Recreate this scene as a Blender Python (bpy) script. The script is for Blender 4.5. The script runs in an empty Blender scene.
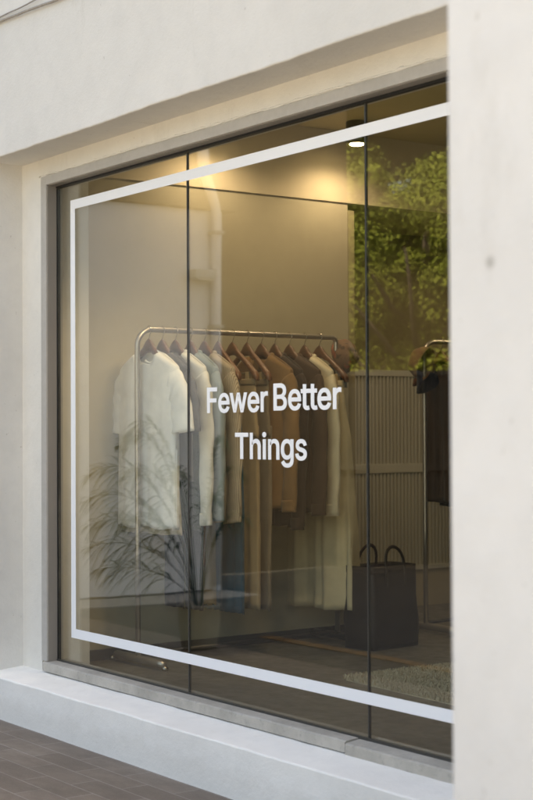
import bpy, bmesh, math, random
from mathutils import Vector, Matrix, noise
PI = math.pi; R = math.radians
S = bpy.context.scene; COL = S.collection
rnd = random.Random(7)

# ------------------------------------------------------------------ camera
CAM_Z = 1.3515
cd = bpy.data.cameras.new('camera'); cam = bpy.data.objects.new('camera', cd); COL.objects.link(cam)
yaw, pitch, roll = 0.946208745, 0.0193866252, -0.00489332448
fw = Vector((-math.sin(yaw)*math.cos(pitch), math.cos(yaw)*math.cos(pitch), math.sin(pitch)))
r0 = Vector((math.cos(yaw), math.sin(yaw), 0)); u0 = r0.cross(fw)
rr = math.cos(roll)*r0 + math.sin(roll)*u0; uu = -math.sin(roll)*r0 + math.cos(roll)*u0
m = Matrix((rr, uu, -fw)).transposed().to_4x4(); m.translation = Vector((0, 0, CAM_Z))
cam.matrix_world = m
cd.sensor_fit = 'HORIZONTAL'; cd.sensor_width = 24.0; cd.lens = 24.0*1514.46/533
cd.clip_end = 500; cd.clip_start = .05
cd.dof.use_dof = True; cd.dof.focus_distance = 6.5; cd.dof.aperture_fstop = 3.8
S.camera = cam

# ------------------------------------------------------------------ world, sun, exposure
SUN_EL, SUN_AZ = R(60), R(14)         # sun behind the shop: direction towards the sun measured from +Y to +X
w = bpy.data.worlds.new('World'); S.world = w; w.use_nodes = True
nt = w.node_tree; nt.nodes.clear()
sky = nt.nodes.new('ShaderNodeTexSky'); sky.sky_type = 'NISHITA'; sky.sun_disc = False
sky.sun_elevation = SUN_EL; sky.sun_rotation = SUN_AZ; sky.air_density = 1.0; sky.dust_density = 5; sky.ozone_density = .6
bg = nt.nodes.new('ShaderNodeBackground'); bg.inputs[1].default_value = .12
wo = nt.nodes.new('ShaderNodeOutputWorld')
nt.links.new(sky.outputs[0], bg.inputs[0]); nt.links.new(bg.outputs[0], wo.inputs[0])
sl = bpy.data.lights.new('sun', 'SUN'); sl.energy = 3.2; sl.angle = R(.5); sl.color = (1, .93, .83)
so = bpy.data.objects.new('sun', sl); COL.objects.link(so)
sd = Vector((math.sin(SUN_AZ)*math.cos(SUN_EL), math.cos(SUN_AZ)*math.cos(SUN_EL), math.sin(SUN_EL)))
so.rotation_euler = sd.to_track_quat('Z', 'Y').to_euler(); so.location = (0, 12, 14)
S.view_settings.view_transform = 'Standard'; S.view_settings.look = 'None'
S.view_settings.exposure = 2.42; S.view_settings.gamma = 1; S.view_settings.use_curve_mapping = False
try:
    S.view_settings.use_white_balance = True
    S.view_settings.white_balance_temperature = 8150; S.view_settings.white_balance_tint = 8
except Exception: pass
S.render.engine = 'CYCLES'
S.cycles.use_denoising = True
S.cycles.max_bounces = 10; S.cycles.transparent_max_bounces = 16; S.cycles.diffuse_bounces = 5
S.cycles.caustics_reflective = False; S.cycles.sample_clamp_indirect = 6

# ------------------------------------------------------------------ helpers
def link(o, parent=None):
    COL.objects.link(o)
    if parent: o.parent = parent
    return o
def empty(name, loc=(0, 0, 0), rz=0, label=None, cat=None, group=None):
    o = bpy.data.objects.new(name, None); o.empty_display_size = .1
    o.location = loc; o.rotation_euler = (0, 0, rz); COL.objects.link(o)
    tag(o, label, cat, group); return o
def tag(o, label=None, cat=None, group=None, kind=None):
    if label: o['label'] = label
    if cat: o['category'] = cat
    if group: o['group'] = group
    if kind: o['kind'] = kind
    return o
def obj(name, bm, mat, parent=None, smooth=False, loc=None):
    bmesh.ops.recalc_face_normals(bm, faces=bm.faces)
    me = bpy.data.meshes.new(name); bm.to_mesh(me); bm.free()
    for m_ in (mat if isinstance(mat, (list, tuple)) else [mat]): me.materials.append(m_)
    if smooth:
        for p in me.polygons: p.use_smooth = True
    o = bpy.data.objects.new(name, me)
    if loc: o.location = loc
    return link(o, parent)
def box(bm, x0, x1, y0, y1, z0, z1, bev=0.0, mi=0):
    vs = [bm.verts.new((x, y, z)) for x in (x0, x1) for y in (y0, y1) for z in (z0, z1)]
    F = []
    for f in ((0,1,3,2),(4,6,7,5),(0,4,5,1),(2,3,7,6),(0,2,6,4),(1,5,7,3)):
        fa = bm.faces.new([vs[i] for i in f]); fa.material_index = mi; F.append(fa)
    if bev:
        es = list({e for f in F for e in f.edges})
        bmesh.ops.bevel(bm, geom=es, offset=bev, segments=2, affect='EDGES', profile=.6)
    return vs
def bx(*a, **k):
    bm = bmesh.new(); box(bm, *a, **k); return bm
def tube(bm, pts, rad, n=10, cap=True, flat=1.0, mi=0):
    pts = [Vector(p) for p in pts]; N = len(pts)
    rs = rad if isinstance(rad, (list, tuple)) else [rad]*N
    rings = []; prev = None
    for i, p in enumerate(pts):
        t = (pts[min(i+1, N-1)]-pts[max(i-1, 0)]).normalized()
        a = prev if prev is not None else (Vector((0, 0, 1)) if abs(t.z) < .9 else Vector((0, 1, 0)))
        a = (a - t*a.dot(t)).normalized(); b = t.cross(a); prev = a
        rings.append([bm.verts.new(p + rs[i]*(math.cos(2*PI*k/n)*a + flat*math.sin(2*PI*k/n)*b)) for k in range(n)])
    for i in range(N-1):
        for k in range(n):
            f = bm.faces.new((rings[i][k], rings[i][(k+1) % n], rings[i+1][(k+1) % n], rings[i+1][k])); f.material_index = mi
    if cap:
        bm.faces.new(rings[0][::-1]).material_index = mi; bm.faces.new(rings[-1]).material_index = mi
    return rings
def lathe(bm, prof, n=32, c=(0, 0, 0)):
    rings = [[bm.verts.new((c[0]+r*math.cos(2*PI*k/n), c[1]+r*math.sin(2*PI*k/n), c[2]+z)) for k in range(n)] for r, z in prof]
    for i in range(len(rings)-1):
        for k in range(n):
            bm.faces.new((rings[i][k], rings[i][(k+1) % n], rings[i+1][(k+1) % n], rings[i+1][k]))
    return rings

# ------------------------------------------------------------------ materials
class NT:
    def __init__(s, name):
        s.m = bpy.data.materials.new(name); s.m.use_nodes = True; s.t = s.m.node_tree
        s.b = s.t.nodes['Principled BSDF']; s.tc = s.t.nodes.new('ShaderNodeTexCoord')
    def n(s, ty, **k):
        o = s.t.nodes.new(ty)
        for a, v in k.items(): setattr(o, a, v)
        return o
    def l(s, a, b): s.t.links.new(a, b)
    def noise(s, scale, detail=4, rough=.55, coord='Object', vec=None, scl=None):
        o = s.n('ShaderNodeTexNoise'); o.inputs['Scale'].default_value = scale
        o.inputs['Detail'].default_value = detail; o.inputs['Roughness'].default_value = rough
        src = s.tc.outputs[coord]
        if scl:
            mp = s.n('ShaderNodeMapping'); mp.inputs['Scale'].default_value = scl; s.l(src, mp.inputs[0]); src = mp.outputs[0]
        s.l(src, o.inputs['Vector']); return o.outputs['Fac']
    def ramp(s, fac, stops):
        o = s.n('ShaderNodeValToRGB'); e = o.color_ramp.elements
        while len(e) < len(stops): e.new(.5)
        for i, (p, c) in enumerate(stops): e[i].position = p; e[i].color = (*c, 1) if len(c) == 3 else c
        s.l(fac, o.inputs[0]); return o.outputs[0]
    def mix(s, fac, a, b, mode='MIX'):
        o = s.n('ShaderNodeMix', data_type='RGBA', blend_type=mode)
        for src, i in ((fac, 0), (a, 6), (b, 7)):
            if hasattr(src, 'is_output'): s.l(src, o.inputs[i])
            elif i == 0: o.inputs[0].default_value = src
            else: o.inputs[i].default_value = (*src, 1)
        return o.outputs[2]
    def bump(s, h, strength, dist=.01, prev=None):
        o = s.n('ShaderNodeBump'); o.inputs['Strength'].default_value = strength; o.inputs['Distance'].default_value = dist
        s.l(h, o.inputs['Height'])
        if prev: s.l(prev, o.inputs['Normal'])
        return o.outputs['Normal']
    def done(s, col=None, rough=.6, normal=None, metal=0, spec=.5, sheen=0):
        if col is not None:
            if hasattr(col, 'is_output'): s.l(col, s.b.inputs['Base Color'])
            else: s.b.inputs['Base Color'].default_value = (*col, 1)
        if hasattr(rough, 'is_output'): s.l(rough, s.b.inputs['Roughness'])
        else: s.b.inputs['Roughness'].default_value = rough
        s.b.inputs['Metallic'].default_value = metal; s.b.inputs['Specular IOR Level'].default_value = spec
        if sheen: s.b.inputs['Sheen Weight'].default_value = sheen; s.b.inputs['Sheen Roughness'].default_value = .5
        if normal: s.l(normal, s.b.inputs['Normal'])
        return s.m
def sc(c, k): return tuple(min(1, x*k) for x in c)

def plaster(name, c, stain=.5, lump=1.0, fine=1.0, spotat=None, splash=None):
    a = NT(name)
    big = a.noise(1.1, 5, .6); mid = a.noise(9, 5, .65); fin = a.noise(260, 3, .6); grit = a.noise(85, 4, .7)
    col = a.mix(a.ramp(big, [(.35, (0,0,0)), (.7, (1,1,1))]), sc(c, .93), sc(c, 1.03))
    col = a.mix(a.ramp(mid, [(.45, (0,0,0)), (.8, (.5,.5,.5))]), col, sc(c, .86))
    st = a.noise(3.0, 8, .72, scl=(1, 1, .35))
    col = a.mix(a.ramp(st, [(.60, (0,0,0)), (.78, (stain,)*3)]), col, (c[0]*.55, c[1]*.52, c[2]*.46))
    sp = a.noise(38, 2, .5)
    col = a.mix(a.ramp(sp, [(.735, (0,0,0)), (.77, (stain*.9,)*3)]), col, (c[0]*.45, c[1]*.42, c[2]*.38))
    if spotat:                                   # one old scuff on the paint
        ds = a.n('ShaderNodeVectorMath', operation='DISTANCE'); a.l(a.tc.outputs['Object'], ds.inputs[0]); ds.inputs[1].default_value = spotat
        col = a.mix(a.ramp(ds.outputs['Value'], [(.006, (.6,)*3), (.013, (0,)*3)]), col, (c[0]*.4, c[1]*.38, c[2]*.36))
    if splash:                                   # dirt splashed up from the paving, uneven height
        sx = a.n('ShaderNodeSeparateXYZ'); a.l(a.tc.outputs['Object'], sx.inputs[0])
        ad = a.n('ShaderNodeMath', operation='MULTIPLY_ADD'); a.l(a.noise(7, 6, .7), ad.inputs[0]); ad.inputs[1].default_value = -.16; a.l(sx.outputs['Z'], ad.inputs[2])
        col = a.mix(a.ramp(ad.outputs[0], [(0, (.18,)*3), (splash, (0,)*3)]), col, (c[0]*.62, c[1]*.58, c[2]*.52))
        vt = a.noise(11, 4, .7, scl=(1, 1, .16))
        col = a.mix(a.ramp(vt, [(.62, (0,)*3), (.72, (.2,)*3)]), col, (c[0]*.7, c[1]*.68, c[2]*.64))
    nb = a.bump(mid, .35*lump, .012); nb = a.bump(grit, .28*fine, .003, nb); nb = a.bump(fin, .22*fine, .001, nb)
    return a.done(col, .86, nb, spec=.25)
M = {}
M['facade'] = plaster('facade_plaster', (.69, .67, .63), .45, 1.0, 1.5)
M['recess'] = plaster('recess_plaster', (.76, .73, .67), .25)
M['plinth'] = plaster('plinth_plaster', (.93, .905, .855), .26, 1.0, .8, splash=.05)
M['pillar'] = plaster('pillar_plaster', (.61, .612, .615), .34, 1.2, 1.0, spotat=(-1.798, 1.75, 1.624))
M['wingwall'] = plaster('white_boundary_plaster', (.80, .80, .79), .2, .6, .5)
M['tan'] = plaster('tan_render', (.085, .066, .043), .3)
M['beam'] = plaster('brown_beam_paint', (.16, .125, .08), .2)
M['soffit_paint'] = plaster('cover_underside', (.22, .18, .11), .2)
M['inwall'] = plaster('interior_wall_paint', (.48, .44, .325), .03, .12, .15)
M['inband'] = plaster('interior_band_paint', (.66, .58, .43), .02, .2, .2)
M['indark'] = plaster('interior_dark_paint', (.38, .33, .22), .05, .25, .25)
M['ceil'] = plaster('ceiling_paint', (.62, .54, .33), .05, .2, .2)
M['paleb'] = plaster('pale_building_render', (.60, .60, .56), .2)

a = NT('frame_cement'); g = a.noise(30, 6, .7); g2 = a.noise(3, 4)
col = a.mix(a.ramp(g, [(.4, (0,0,0)), (.7, (1,1,1))]), (.455, .43, .395), (.50, .475, .44))
col = a.mix(a.ramp(g2, [(.45, (0,0,0)), (.75, (.6,)*3)]), col, (.38, .36, .33))
M['frame'] = a.done(col, .55, a.bump(g, .12, .003), spec=.4)
a = NT('frame_metal'); g = a.noise(14, 5, .6, scl=(1, 1, .2))
M['frame_in'] = a.done(a.mix(g, (.27, .245, .22), (.34, .31, .275)), .45, a.bump(g, .08, .002), metal=.25)
a = NT('sill_stone'); g = a.noise(45, 6, .7); g2 = a.noise(5, 5, .65); g3 = a.noise(120, 3)
col = a.mix(a.ramp(g2, [(.3, (0,0,0)), (.72, (1,1,1))]), (.34, .315, .275), (.54, .505, .45))
col = a.mix(a.ramp(g, [(.55, (0,0,0)), (.8, (.7,)*3)]), col, (.17, .16, .15))
M['sill'] = a.done(col, .75, a.bump(g3, .35, .003, a.bump(g, .4, .006)), spec=.3)
M['gasket'] = NT('black_gasket').done((.012, .012, .012), .5)
M['joint'] = NT('grey_silicone').done((.05, .048, .043), .35)
a = NT('concrete_floor'); g = a.noise(1.8, 6, .65); g2 = a.noise(14, 6, .7)
col = a.mix(a.ramp(g, [(.3, (0,0,0)), (.7, (1,1,1))]), (.105, .098, .082), (.19, .178, .15))
col = a.mix(a.ramp(g2, [(.5, (0,0,0)), (.8, (.5,)*3)]), col, (.07, .065, .055))
M['floor'] = a.done(col, a.ramp(g2, [(.3, (.33,)*3), (.8, (.55,)*3)]), a.bump(g2, .06, .003), spec=.4)
M['skirt'] = NT('dark_skirting').done((.045, .04, .033), .5)

# glass pane: view-angle reflection of an uncoated pane, slight bronze tint
a = NT('window_glass'); a.t.nodes.remove(a.b)
tr = a.n('ShaderNodeBsdfTransparent'); tr.inputs[0].default_value = (.955, .962, .925, 1)
gl = a.n('ShaderNodeBsdfGlossy'); gl.inputs['Roughness'].default_value = 0; gl.inputs[0].default_value = (1, 1, 1, 1); a.l(a.bump(a.noise(1.4, 2, .4), .10, .01), gl.inputs['Normal'])
ge = a.n('ShaderNodeNewGeometry'); dt = a.n('ShaderNodeVectorMath', operation='DOT_PRODUCT')
a.l(ge.outputs['Incoming'], dt.inputs[0]); a.l(ge.outputs['True Normal'], dt.inputs[1])
def mth(a, op, x, y=None):
    o = a.n('ShaderNodeMath', operation=op)
    for i, v in enumerate((x, y)):
        if v is None: continue
        if hasattr(v, 'is_output'): a.l(v, o.inputs[i])
        else: o.inputs[i].default_value = v
    return o.outputs[0]
ab = mth(a, 'ABSOLUTE', dt.outputs['Value']); om = mth(a, 'SUBTRACT', 1, ab); p5 = mth(a, 'POWER', om, 5)
fr = mth(a, 'ADD', mth(a, 'MULTIPLY', p5, .95), .090)
mx = a.n('ShaderNodeMixShader'); a.l(fr, mx.inputs[0]); a.l(tr.outputs[0], mx.inputs[1]); a.l(gl.outputs[0], mx.inputs[2])
a.l(mx.outputs[0], a.t.nodes['Material Output'].inputs[0]); M['glass'] = a.m

M['vinyl'] = NT('white_vinyl').done((.90, .91, .93), .5)
M['steel'] = NT('brushed_steel').done((.50, .47, .43), .36, metal=.85)
M['chrome'] = NT('hook_steel').done((.50, .46, .40), .25, metal=1)
M['darksteel'] = NT('dark_steel').done((.07, .062, .055), .4, metal=.6)
a = NT('hanger_wood'); g = a.noise(22, 5, .6, scl=(1, 6, 6))
M['wood'] = a.done(a.mix(a.ramp(g, [(.3, (0,0,0)), (.7, (1,1,1))]), (.085, .034, .016), (.19, .082, .040)), .38, a.bump(g, .1, .002))
M['black'] = NT('black_metal').done((.012, .012, .012), .4)
a = NT('lamp_glow'); a.b.inputs['Emission Color'].default_value = (1, .82, .55, 1); a.b.inputs['Emission Strength'].default_value = 9
M['glow'] = a.done((1, .9, .7), .5)

def fabric(name, c, stripe=None, weave=900, rough=.9, speck=0, var=.14):
    a = NT(name); n1 = a.noise(7, 4, .6); n2 = a.noise(60, 3, .6)
    col = a.mix(a.ramp(n1, [(.3, (0,0,0)), (.7, (1,1,1))]), sc(c, 1-var), sc(c, 1+var*.6))
    if stripe:
        wv = a.n('ShaderNodeTexWave', wave_type='BANDS', bands_direction='X', wave_profile='SIN')
        wv.inputs['Scale'].default_value = stripe[1]; wv.inputs['Distortion'].default_value = .6; wv.inputs['Detail Scale'].default_value = .5
        a.l(a.tc.outputs['Object'], wv.inputs['Vector'])
        col = a.mix(a.ramp(wv.outputs['Fac'], [(.55, (0,0,0)), (.75, (1,1,1))]), col, stripe[0])
    if speck:
        n3 = a.noise(26, 3, .6)
        col = a.mix(a.ramp(n3, [(.5, (0,0,0)), (.6, (1,1,1))]), col, (c[0]*.45, c[1]*.5, c[2]*.55))
        n4 = a.noise(19, 2, .6)
        col = a.mix(a.ramp(n4, [(.6, (0,0,0)), (.66, (1,1,1))]), col, (c[0]*1.9, c[1]*1.1, c[2]*1.0))
    nb = a.bump(n2, .25, .004); nb = a.bump(a.noise(weave, 2), .3, .0006, nb)
    return a.done(col, rough, nb, spec=.15, sheen=.15)
FC = dict(white=(.90, .92, .93), grey=(.10, .10, .108), white2=(.74, .75, .72), bluegrey=(.25, .31, .335), beige=(.44, .38, .29),
          denim=(.022, .075, .125), navy=(.006, .010, .026), khaki=(.40, .31, .19), taupe=(.22, .175, .12), gold=(.23, .135, .06),
          dkbrown=(.040, .027, .021), brown=(.082, .052, .036), cream=(.72, .64, .46), ecru=(.70, .62, .42), green=(.008, .022, .017),
          rust=(.30, .10, .035), sand=(.50, .37, .20), offwhite=(.62, .59, .48), black=(.016, .014, .013), umber=(.055, .035, .025),
          slate=(.045, .055, .055), olive=(.17,.15,.09))
F = {k: fabric('cloth_'+k, v) for k, v in FC.items()}
F['beige'] = fabric('cloth_striped_beige', FC['beige'], stripe=((.25, .20, .145), 42))
F['floral'] = fabric('cloth_floral_cap', (.20, .125, .085), speck=1)
F['capbrown'] = fabric('cloth_brown_cap', (.22, .14, .085))
M['pearl'] = NT('pearl_button').done((.75, .70, .6), .25)

# ------------------------------------------------------------------ the setting: ground, paving, road
a = NT('asphalt'); g = a.noise(180, 4, .7); g2 = a.noise(.9, 5, .6)
M['asphalt'] = a.done(a.mix(g2, (.040, .037, .032), (.065, .060, .052)), .85, a.bump(g, .5, .006))
a = NT('light_concrete'); g = a.noise(60, 5, .7); g2 = a.noise(1.2, 5, .6)
M['lconc'] = a.done(a.mix(g2, (.24, .235, .22), (.33, .325, .31)), .85, a.bump(g, .3, .004))
a = NT('bounce_concrete'); g = a.noise(60, 5, .7); g2 = a.noise(1.2, 5, .6)
M['bounce_conc'] = a.done(a.mix(g2, (.27, .262, .24), (.35, .34, .315)), .85, a.bump(g, .3, .004))
a = NT('clay_paver')
br = a.n('ShaderNodeTexBrick', offset=.5, squash=1)
br.inputs['Scale'].default_value = 1; br.inputs['Brick Width'].default_value = .36; br.inputs['Row Height'].default_value = .1185
br.inputs['Mortar Size'].default_value = .0032; br.inputs['Mortar Smooth'].default_value = .25; br.inputs['Bias'].default_value = -.1
br.inputs['Color1'].default_value = (.158, .122, .094, 1); br.inputs['Color2'].default_value = (.212, .168, .132, 1)
br.inputs['Mortar'].default_value = (.30, .265, .235, 1)
mp = a.n('ShaderNodeMapping'); mp.inputs['Location'].default_value = (.11, -.055, 0); a.l(a.tc.outputs['Object'], mp.inputs[0])
a.l(mp.outputs[0], br.inputs['Vector'])
g = a.noise(5, 6, .7, scl=(.6, 1.2, 1)); g2 = a.noise(120, 4, .7)
col = a.mix(a.ramp(g, [(.35, (0,0,0)), (.75, (.75,)*3)]), br.outputs['Color'], (.125, .102, .084))
col = a.mix(a.ramp(g2, [(.5, (0,0,0)), (.8, (.4,)*3)]), col, (.27, .235, .20))
inv = mth(a, 'SUBTRACT', 1, br.outputs['Fac'])
M['paver'] = a.done(col, a.ramp(g, [(.3, (.5,)*3), (.8, (.8,)*3)]), a.bump(g2, .3, .003, a.bump(inv, .5, .004)), spec=.4)
M['yellow'] = NT('road_paint_orange').done((.17, .095, .035), .7)

bm = bmesh.new(); box(bm, -160, 120, -160, 60, -.6, -.012); tag(obj('ground', bm, M['asphalt']), kind='structure')
bm = bmesh.new(); box(bm, -11.5, 8, 1.48, 3.2, -.2, 0); tag(obj('paving', bm, M['paver']), kind='structure')
bm = bmesh.new(); box(bm, -10.66, -10.15, -.45, 1.478, -.2, -.004); tag(obj('driveway', bm, M['lconc']), kind='structure')
def strip(name, x0, x1, y0, y1, z, mat):
    bm = bmesh.new(); box(bm, x0, x1, y0, y1, z-.004, z); return tag(obj(name, bm, mat), kind='structure')
bm = bmesh.new(); box(bm, -6.4, 14, -14, .6, -.2, -.003); tag(obj('forecourt', bm, M['bounce_conc']), kind='structure')  # unseen pale ground, added to bounce sunlight onto facade and soffit
strip('yellow_line', -8.1, -1.0, .93, 1.03, -.006, M['yellow'])

# ------------------------------------------------------------------ the shop building
XL = -6.67                      # left reveal of the window recess
YF, YW, YG = 3.143, 3.345, 3.40  # facade face, recessed wall, glass
ZS = 2.642                      # soffit
bd = empty('shop_building', (0, YF, 0), 0, 'white plastered shop building with a big recessed window', 'building')
def bo(name, bm, mat, sm=False):
    for v in bm.verts: v.co.y -= YF
    return obj(name, bm, mat, bd, smooth=sm)
def rough_box(bm, x0, x1, y0, y1, z0, z1, step=.06, amp=.003, seed=0):
    """wall block whose front (-Y) face and lower edge are hand-plastered: subdivided and displaced"""
    box(bm, x0, x1, y0, y1, z0, z1)
HB = 3.62; IW, IE, IN, IC = -6.72, -.9, 9.4, 3.045     # storey height; the room
bm = bmesh.new()
box(bm, -13.0, XL, YF, YW+.1, 0, HB); box(bm, -13.0, -7.83, YW+.1, 9.0, 0, HB)
bo('wall', bm, M['facade'])
def wavy_block(x0, x1, y0, y1, z0, z1, nx, amp, seed, wav='bottom'):
    bm = bmesh.new(); prev = None
    for i in range(nx+1):
        x = x0+(x1-x0)*i/nx
        d = amp*noise.noise(Vector((x*2.3+seed, 1.7, seed)))+amp*.5*noise.noise(Vector((x*11+seed, 4, seed)))+amp*.25*noise.noise(Vector((x*37, 9, seed)))
        e = amp*.7*noise.noise(Vector((x*3.1+seed, 7.7, seed)))
        zb = z0+(d if wav == 'bottom' else 0); zt = z1+(d if wav == 'top' else 0)
        r = .006
        if wav == 'bottom':
            prof = [(y0+e, zt), (y0+e, zb+r), (y0+e+r*.3, zb+r*.3), (y0+e+r, zb), (y1, z0), (y1, zt)]
        else:
            prof = [(y1, zt+SL), (y0+e+r, zt), (y0+e+r*.3, zt-r*.3), (y0+e, zt-r), (y0+e, zb), (y1, zb)]
        ring = [bm.verts.new((x, y, z)) for y, z in prof]
        if prev:
            for k in range(6): bm.faces.new((prev[k], prev[(k+1) % 6], ring[(k+1) % 6], ring[k]))
        else: bm.faces.new(ring)
        prev = ring
    bm.faces.new(prev[::-1]); return bm
bm = bmesh.new(); box(bm, -9.9, -5.6, YF+.002, 9.0, HB+.021, 13.6); bo('shade_block', bm, M['facade'])  # unseen block added to shade the ground and fence the glass mirrors
bo('lintel', wavy_block(XL, 2.2, YF, YW+.002, ZS, HB, 420, .006, 3), M['facade'])
SL = .020
bo('plinth', wavy_block(-11.5, 2.2, YF-.001, YW+.05, 0, .197, 420, .0035, 8, 'top'), M['plinth'])
FX0, FX1 = -6.468, -2.86        # frame outer edges
FZ0, FZ1 = .222, 2.560
bm = bmesh.new()
box(bm, IW+.001, FX0, YW, 3.6, .19, ZS+.3)            # left of the frame
box(bm, FX0, FX1, YW, 3.6, FZ1, ZS+.3)                # above the frame
box(bm, FX1, 2.2, YW, 3.6, .1, ZS+.3)                 # right
box(bm, XL, 2.2, 3.52, 3.6, ZS+.3, HB-.01)
bo('recessed_wall', bm, M['recess'])
bm = bmesh.new(); box(bm, FX0, FX1, YW+.06, 3.6, .0, .185); bo('threshold', bm, M['recess'])
# a crumbly bead of plaster over the frame
bm = bmesh.new(); pts = []; x = FX0-.02
while x < FX1:
    pts.append((x, YW-.001, FZ1+.004+.006*noise.noise(Vector((x*6, 0, 2)))+.004*noise.noise(Vector((x*31, 0, 2))))); x += .012
tube(bm, pts, [max(.0015, .0045+.006*noise.noise(Vector((p[0]*17, 3, 1)))) for p in pts], 6)
bo('plaster_bead', bm, M['recess'], True)
# room

bm = bmesh.new(); box(bm, IW-.9, IW, 3.601, 5.42, .19, IC); box(bm, IW-.9, IW, YW+.1, 3.599, .0, IC+.3)
bo('interior_wall', bm, M['inwall'])
bm = bmesh.new()
box(bm, -7.62-.1, -7.62, 5.42, IN, .19, IC); box(bm, -7.72, IE, IN, IN+.1, .19, IC)
box(bm, IE, IE+.1, 3.6, IN, .19, IC); box(bm, -7.62, IW-.002, 5.423, 5.47, .19, 2.6)
bo('back_wall', bm, M['indark'])
bm = bmesh.new(); box(bm, IW-.88, IW+.010, 3.61, IN, 2.64, IC-.002); bo('bulkhead', bm, M['inband'])
bm = bmesh.new(); box(bm, -7.8, IE+.1, 3.6, IN+.1, IC, IC+.15); bo('ceiling', bm, M['ceil'])
bm = bmesh.new(); box(bm, IW, IW+.014, 3.61, 5.434, .19, .245); bo('skirting_board', bm, M['skirt'])
bm = bmesh.new(); box(bm, -7.83, IE+.1, 3.36, IN+.1, HB-.4, HB+.02); box(bm, -7.829, -7.73, YW+.1, IN+.1, 0, HB-.4); bo('roof', bm, M['facade'])
bm = bmesh.new(); box(bm, -7.8, IE+.1, 3.41, IN+.1, .02, .19); tag(obj('floor', bm, M['floor']), kind='structure')

# ------------------------------------------------------------------ shop window
win = empty('shop_window', (FX0, YG, FZ0), 0, 'large shop window of three frameless panes in a grey cement frame', 'window')
def wo_(name, bm, mat, par=None, sm=False):
    for v in bm.verts: v.co -= Vector((FX0, YG, FZ0))
    return obj(name, bm, mat, par or win, smooth=sm)
GX0, GX1, GZ0, GZ1 = -6.416, -2.91, .262, 2.515
bm = bmesh.new()
box(bm, FX0, GX0, YW-.004, YG+.03, GZ0, FZ1-.001, .003); wo_('frame', bm, M['frame'])
bm = bmesh.new(); box(bm, GX0, GX1, YW-.005, YG+.03, GZ1, FZ1-.001, .003); wo_('frame', bm, M['frame'])
bm = bmesh.new(); box(bm, GX1, FX1, YW-.004, YG+.03, GZ0, FZ1-.001, .003); wo_('frame', bm, M['frame'])
bm = bmesh.new()
box(bm, GX0, GX0+.003, YW+.004, YG-.002, GZ0, GZ1-.003); box(bm, GX0, GX1, YW+.004, YG-.002, GZ1-.003, GZ1)
wo_('frame_lining', bm, M['frame_in'])
bm = bmesh.new()
box(bm, GX0+.003, GX0+.0075, YG-.004, YG+.014, GZ0, GZ1-.015); box(bm, GX0+.003, GX1, YG-.006, YG+.016, GZ1-.012, GZ1-.003)
wo_('gasket', bm, M['gasket'])
J1, J2 = -5.272, -4.113
def pane(x0, x1):
    bm = bmesh.new(); box(bm, x0, x1, YG, YG+.006, GZ0-.004, GZ1-.011); return wo_('glass_pane', bm, M['glass'])
pane(GX0+.008, J1-.003); pane(J1+.003, J2-.003); pane(J2+.003, GX1)
for j in (J1, J2):
    bm = bmesh.new(); box(bm, j-.0032, j+.0032, YG-.0015, YG+.008, GZ0, GZ1-.014); wo_('silicone_joint', bm, M['joint'])
def sillpiece(x0, x1, dy, dz):
    bm = bmesh.new(); n = 60; prev = None
    for i in range(n+1):
        x = x0+(x1-x0)*i/n; d = .0022*noise.noise(Vector((x*9, 2, dz*100)))+.0015*noise.noise(Vector((x*40, 2, dz*100)))
        prof = [(3.331+dy+d, .214+dz), (3.331+dy+d*.6, .250+dz+d), (3.338+dy, .2555+dz+d*.6), (YG-.004, .2615+dz*.4), (YG+.002, .21)]
        ring = [bm.verts.new((x, y, z)) for y, z in prof]
        if prev:
            for k in range(5): bm.faces.new((prev[k], prev[(k+1) % 5], ring[(k+1) % 5], ring[k]))
        else: bm.faces.new(ring)
        prev = ring
    bm.faces.new(prev[::-1]); return wo_('sill', bm, M['sill'])
sillpiece(FX0+.03, -4.162, 0, .004); sillpiece(-4.156, FX1, -.004, -.003)
bm = bmesh.new(); box(bm, GX0+.004, GX1, YG+.012, YG+.045, .186, .268, .002); wo_('bottom_channel', bm, M['frame_in'])
bm = bmesh.new(); box(bm, GX0+.004, GX1, YG-.008, YG-.0005, .258, .270); wo_('bottom_bead', bm, M['joint'])

# white vinyl border on the glass
bt = empty('vinyl_border', (-6.28, YG, .385), 0, 'white vinyl border line running round the shop window glass', 'decal')
TX0, TX1, TW = -6.279, -3.05, .043
TZ0, TZ1 = .386, 2.428
bm = bmesh.new()
zt = -0.004; y0, y1 = YG-.0016, YG-.0004
for (x0, x1, z0, z1) in ((TX0, TX0+TW, TZ0+TW, TZ1-TW), (TX0, TX1, TZ1-TW, TZ1), (TX0, TX1, TZ0, TZ0+TW), (TX1-TW, TX1, TZ0+TW, TZ1-TW)):
    box(bm, x0+.28+6, x1+.28+6, y0-YG, y1-YG, z0-.385, z1-.385)
obj('border_strip', bm, M['vinyl'], bt)

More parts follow.
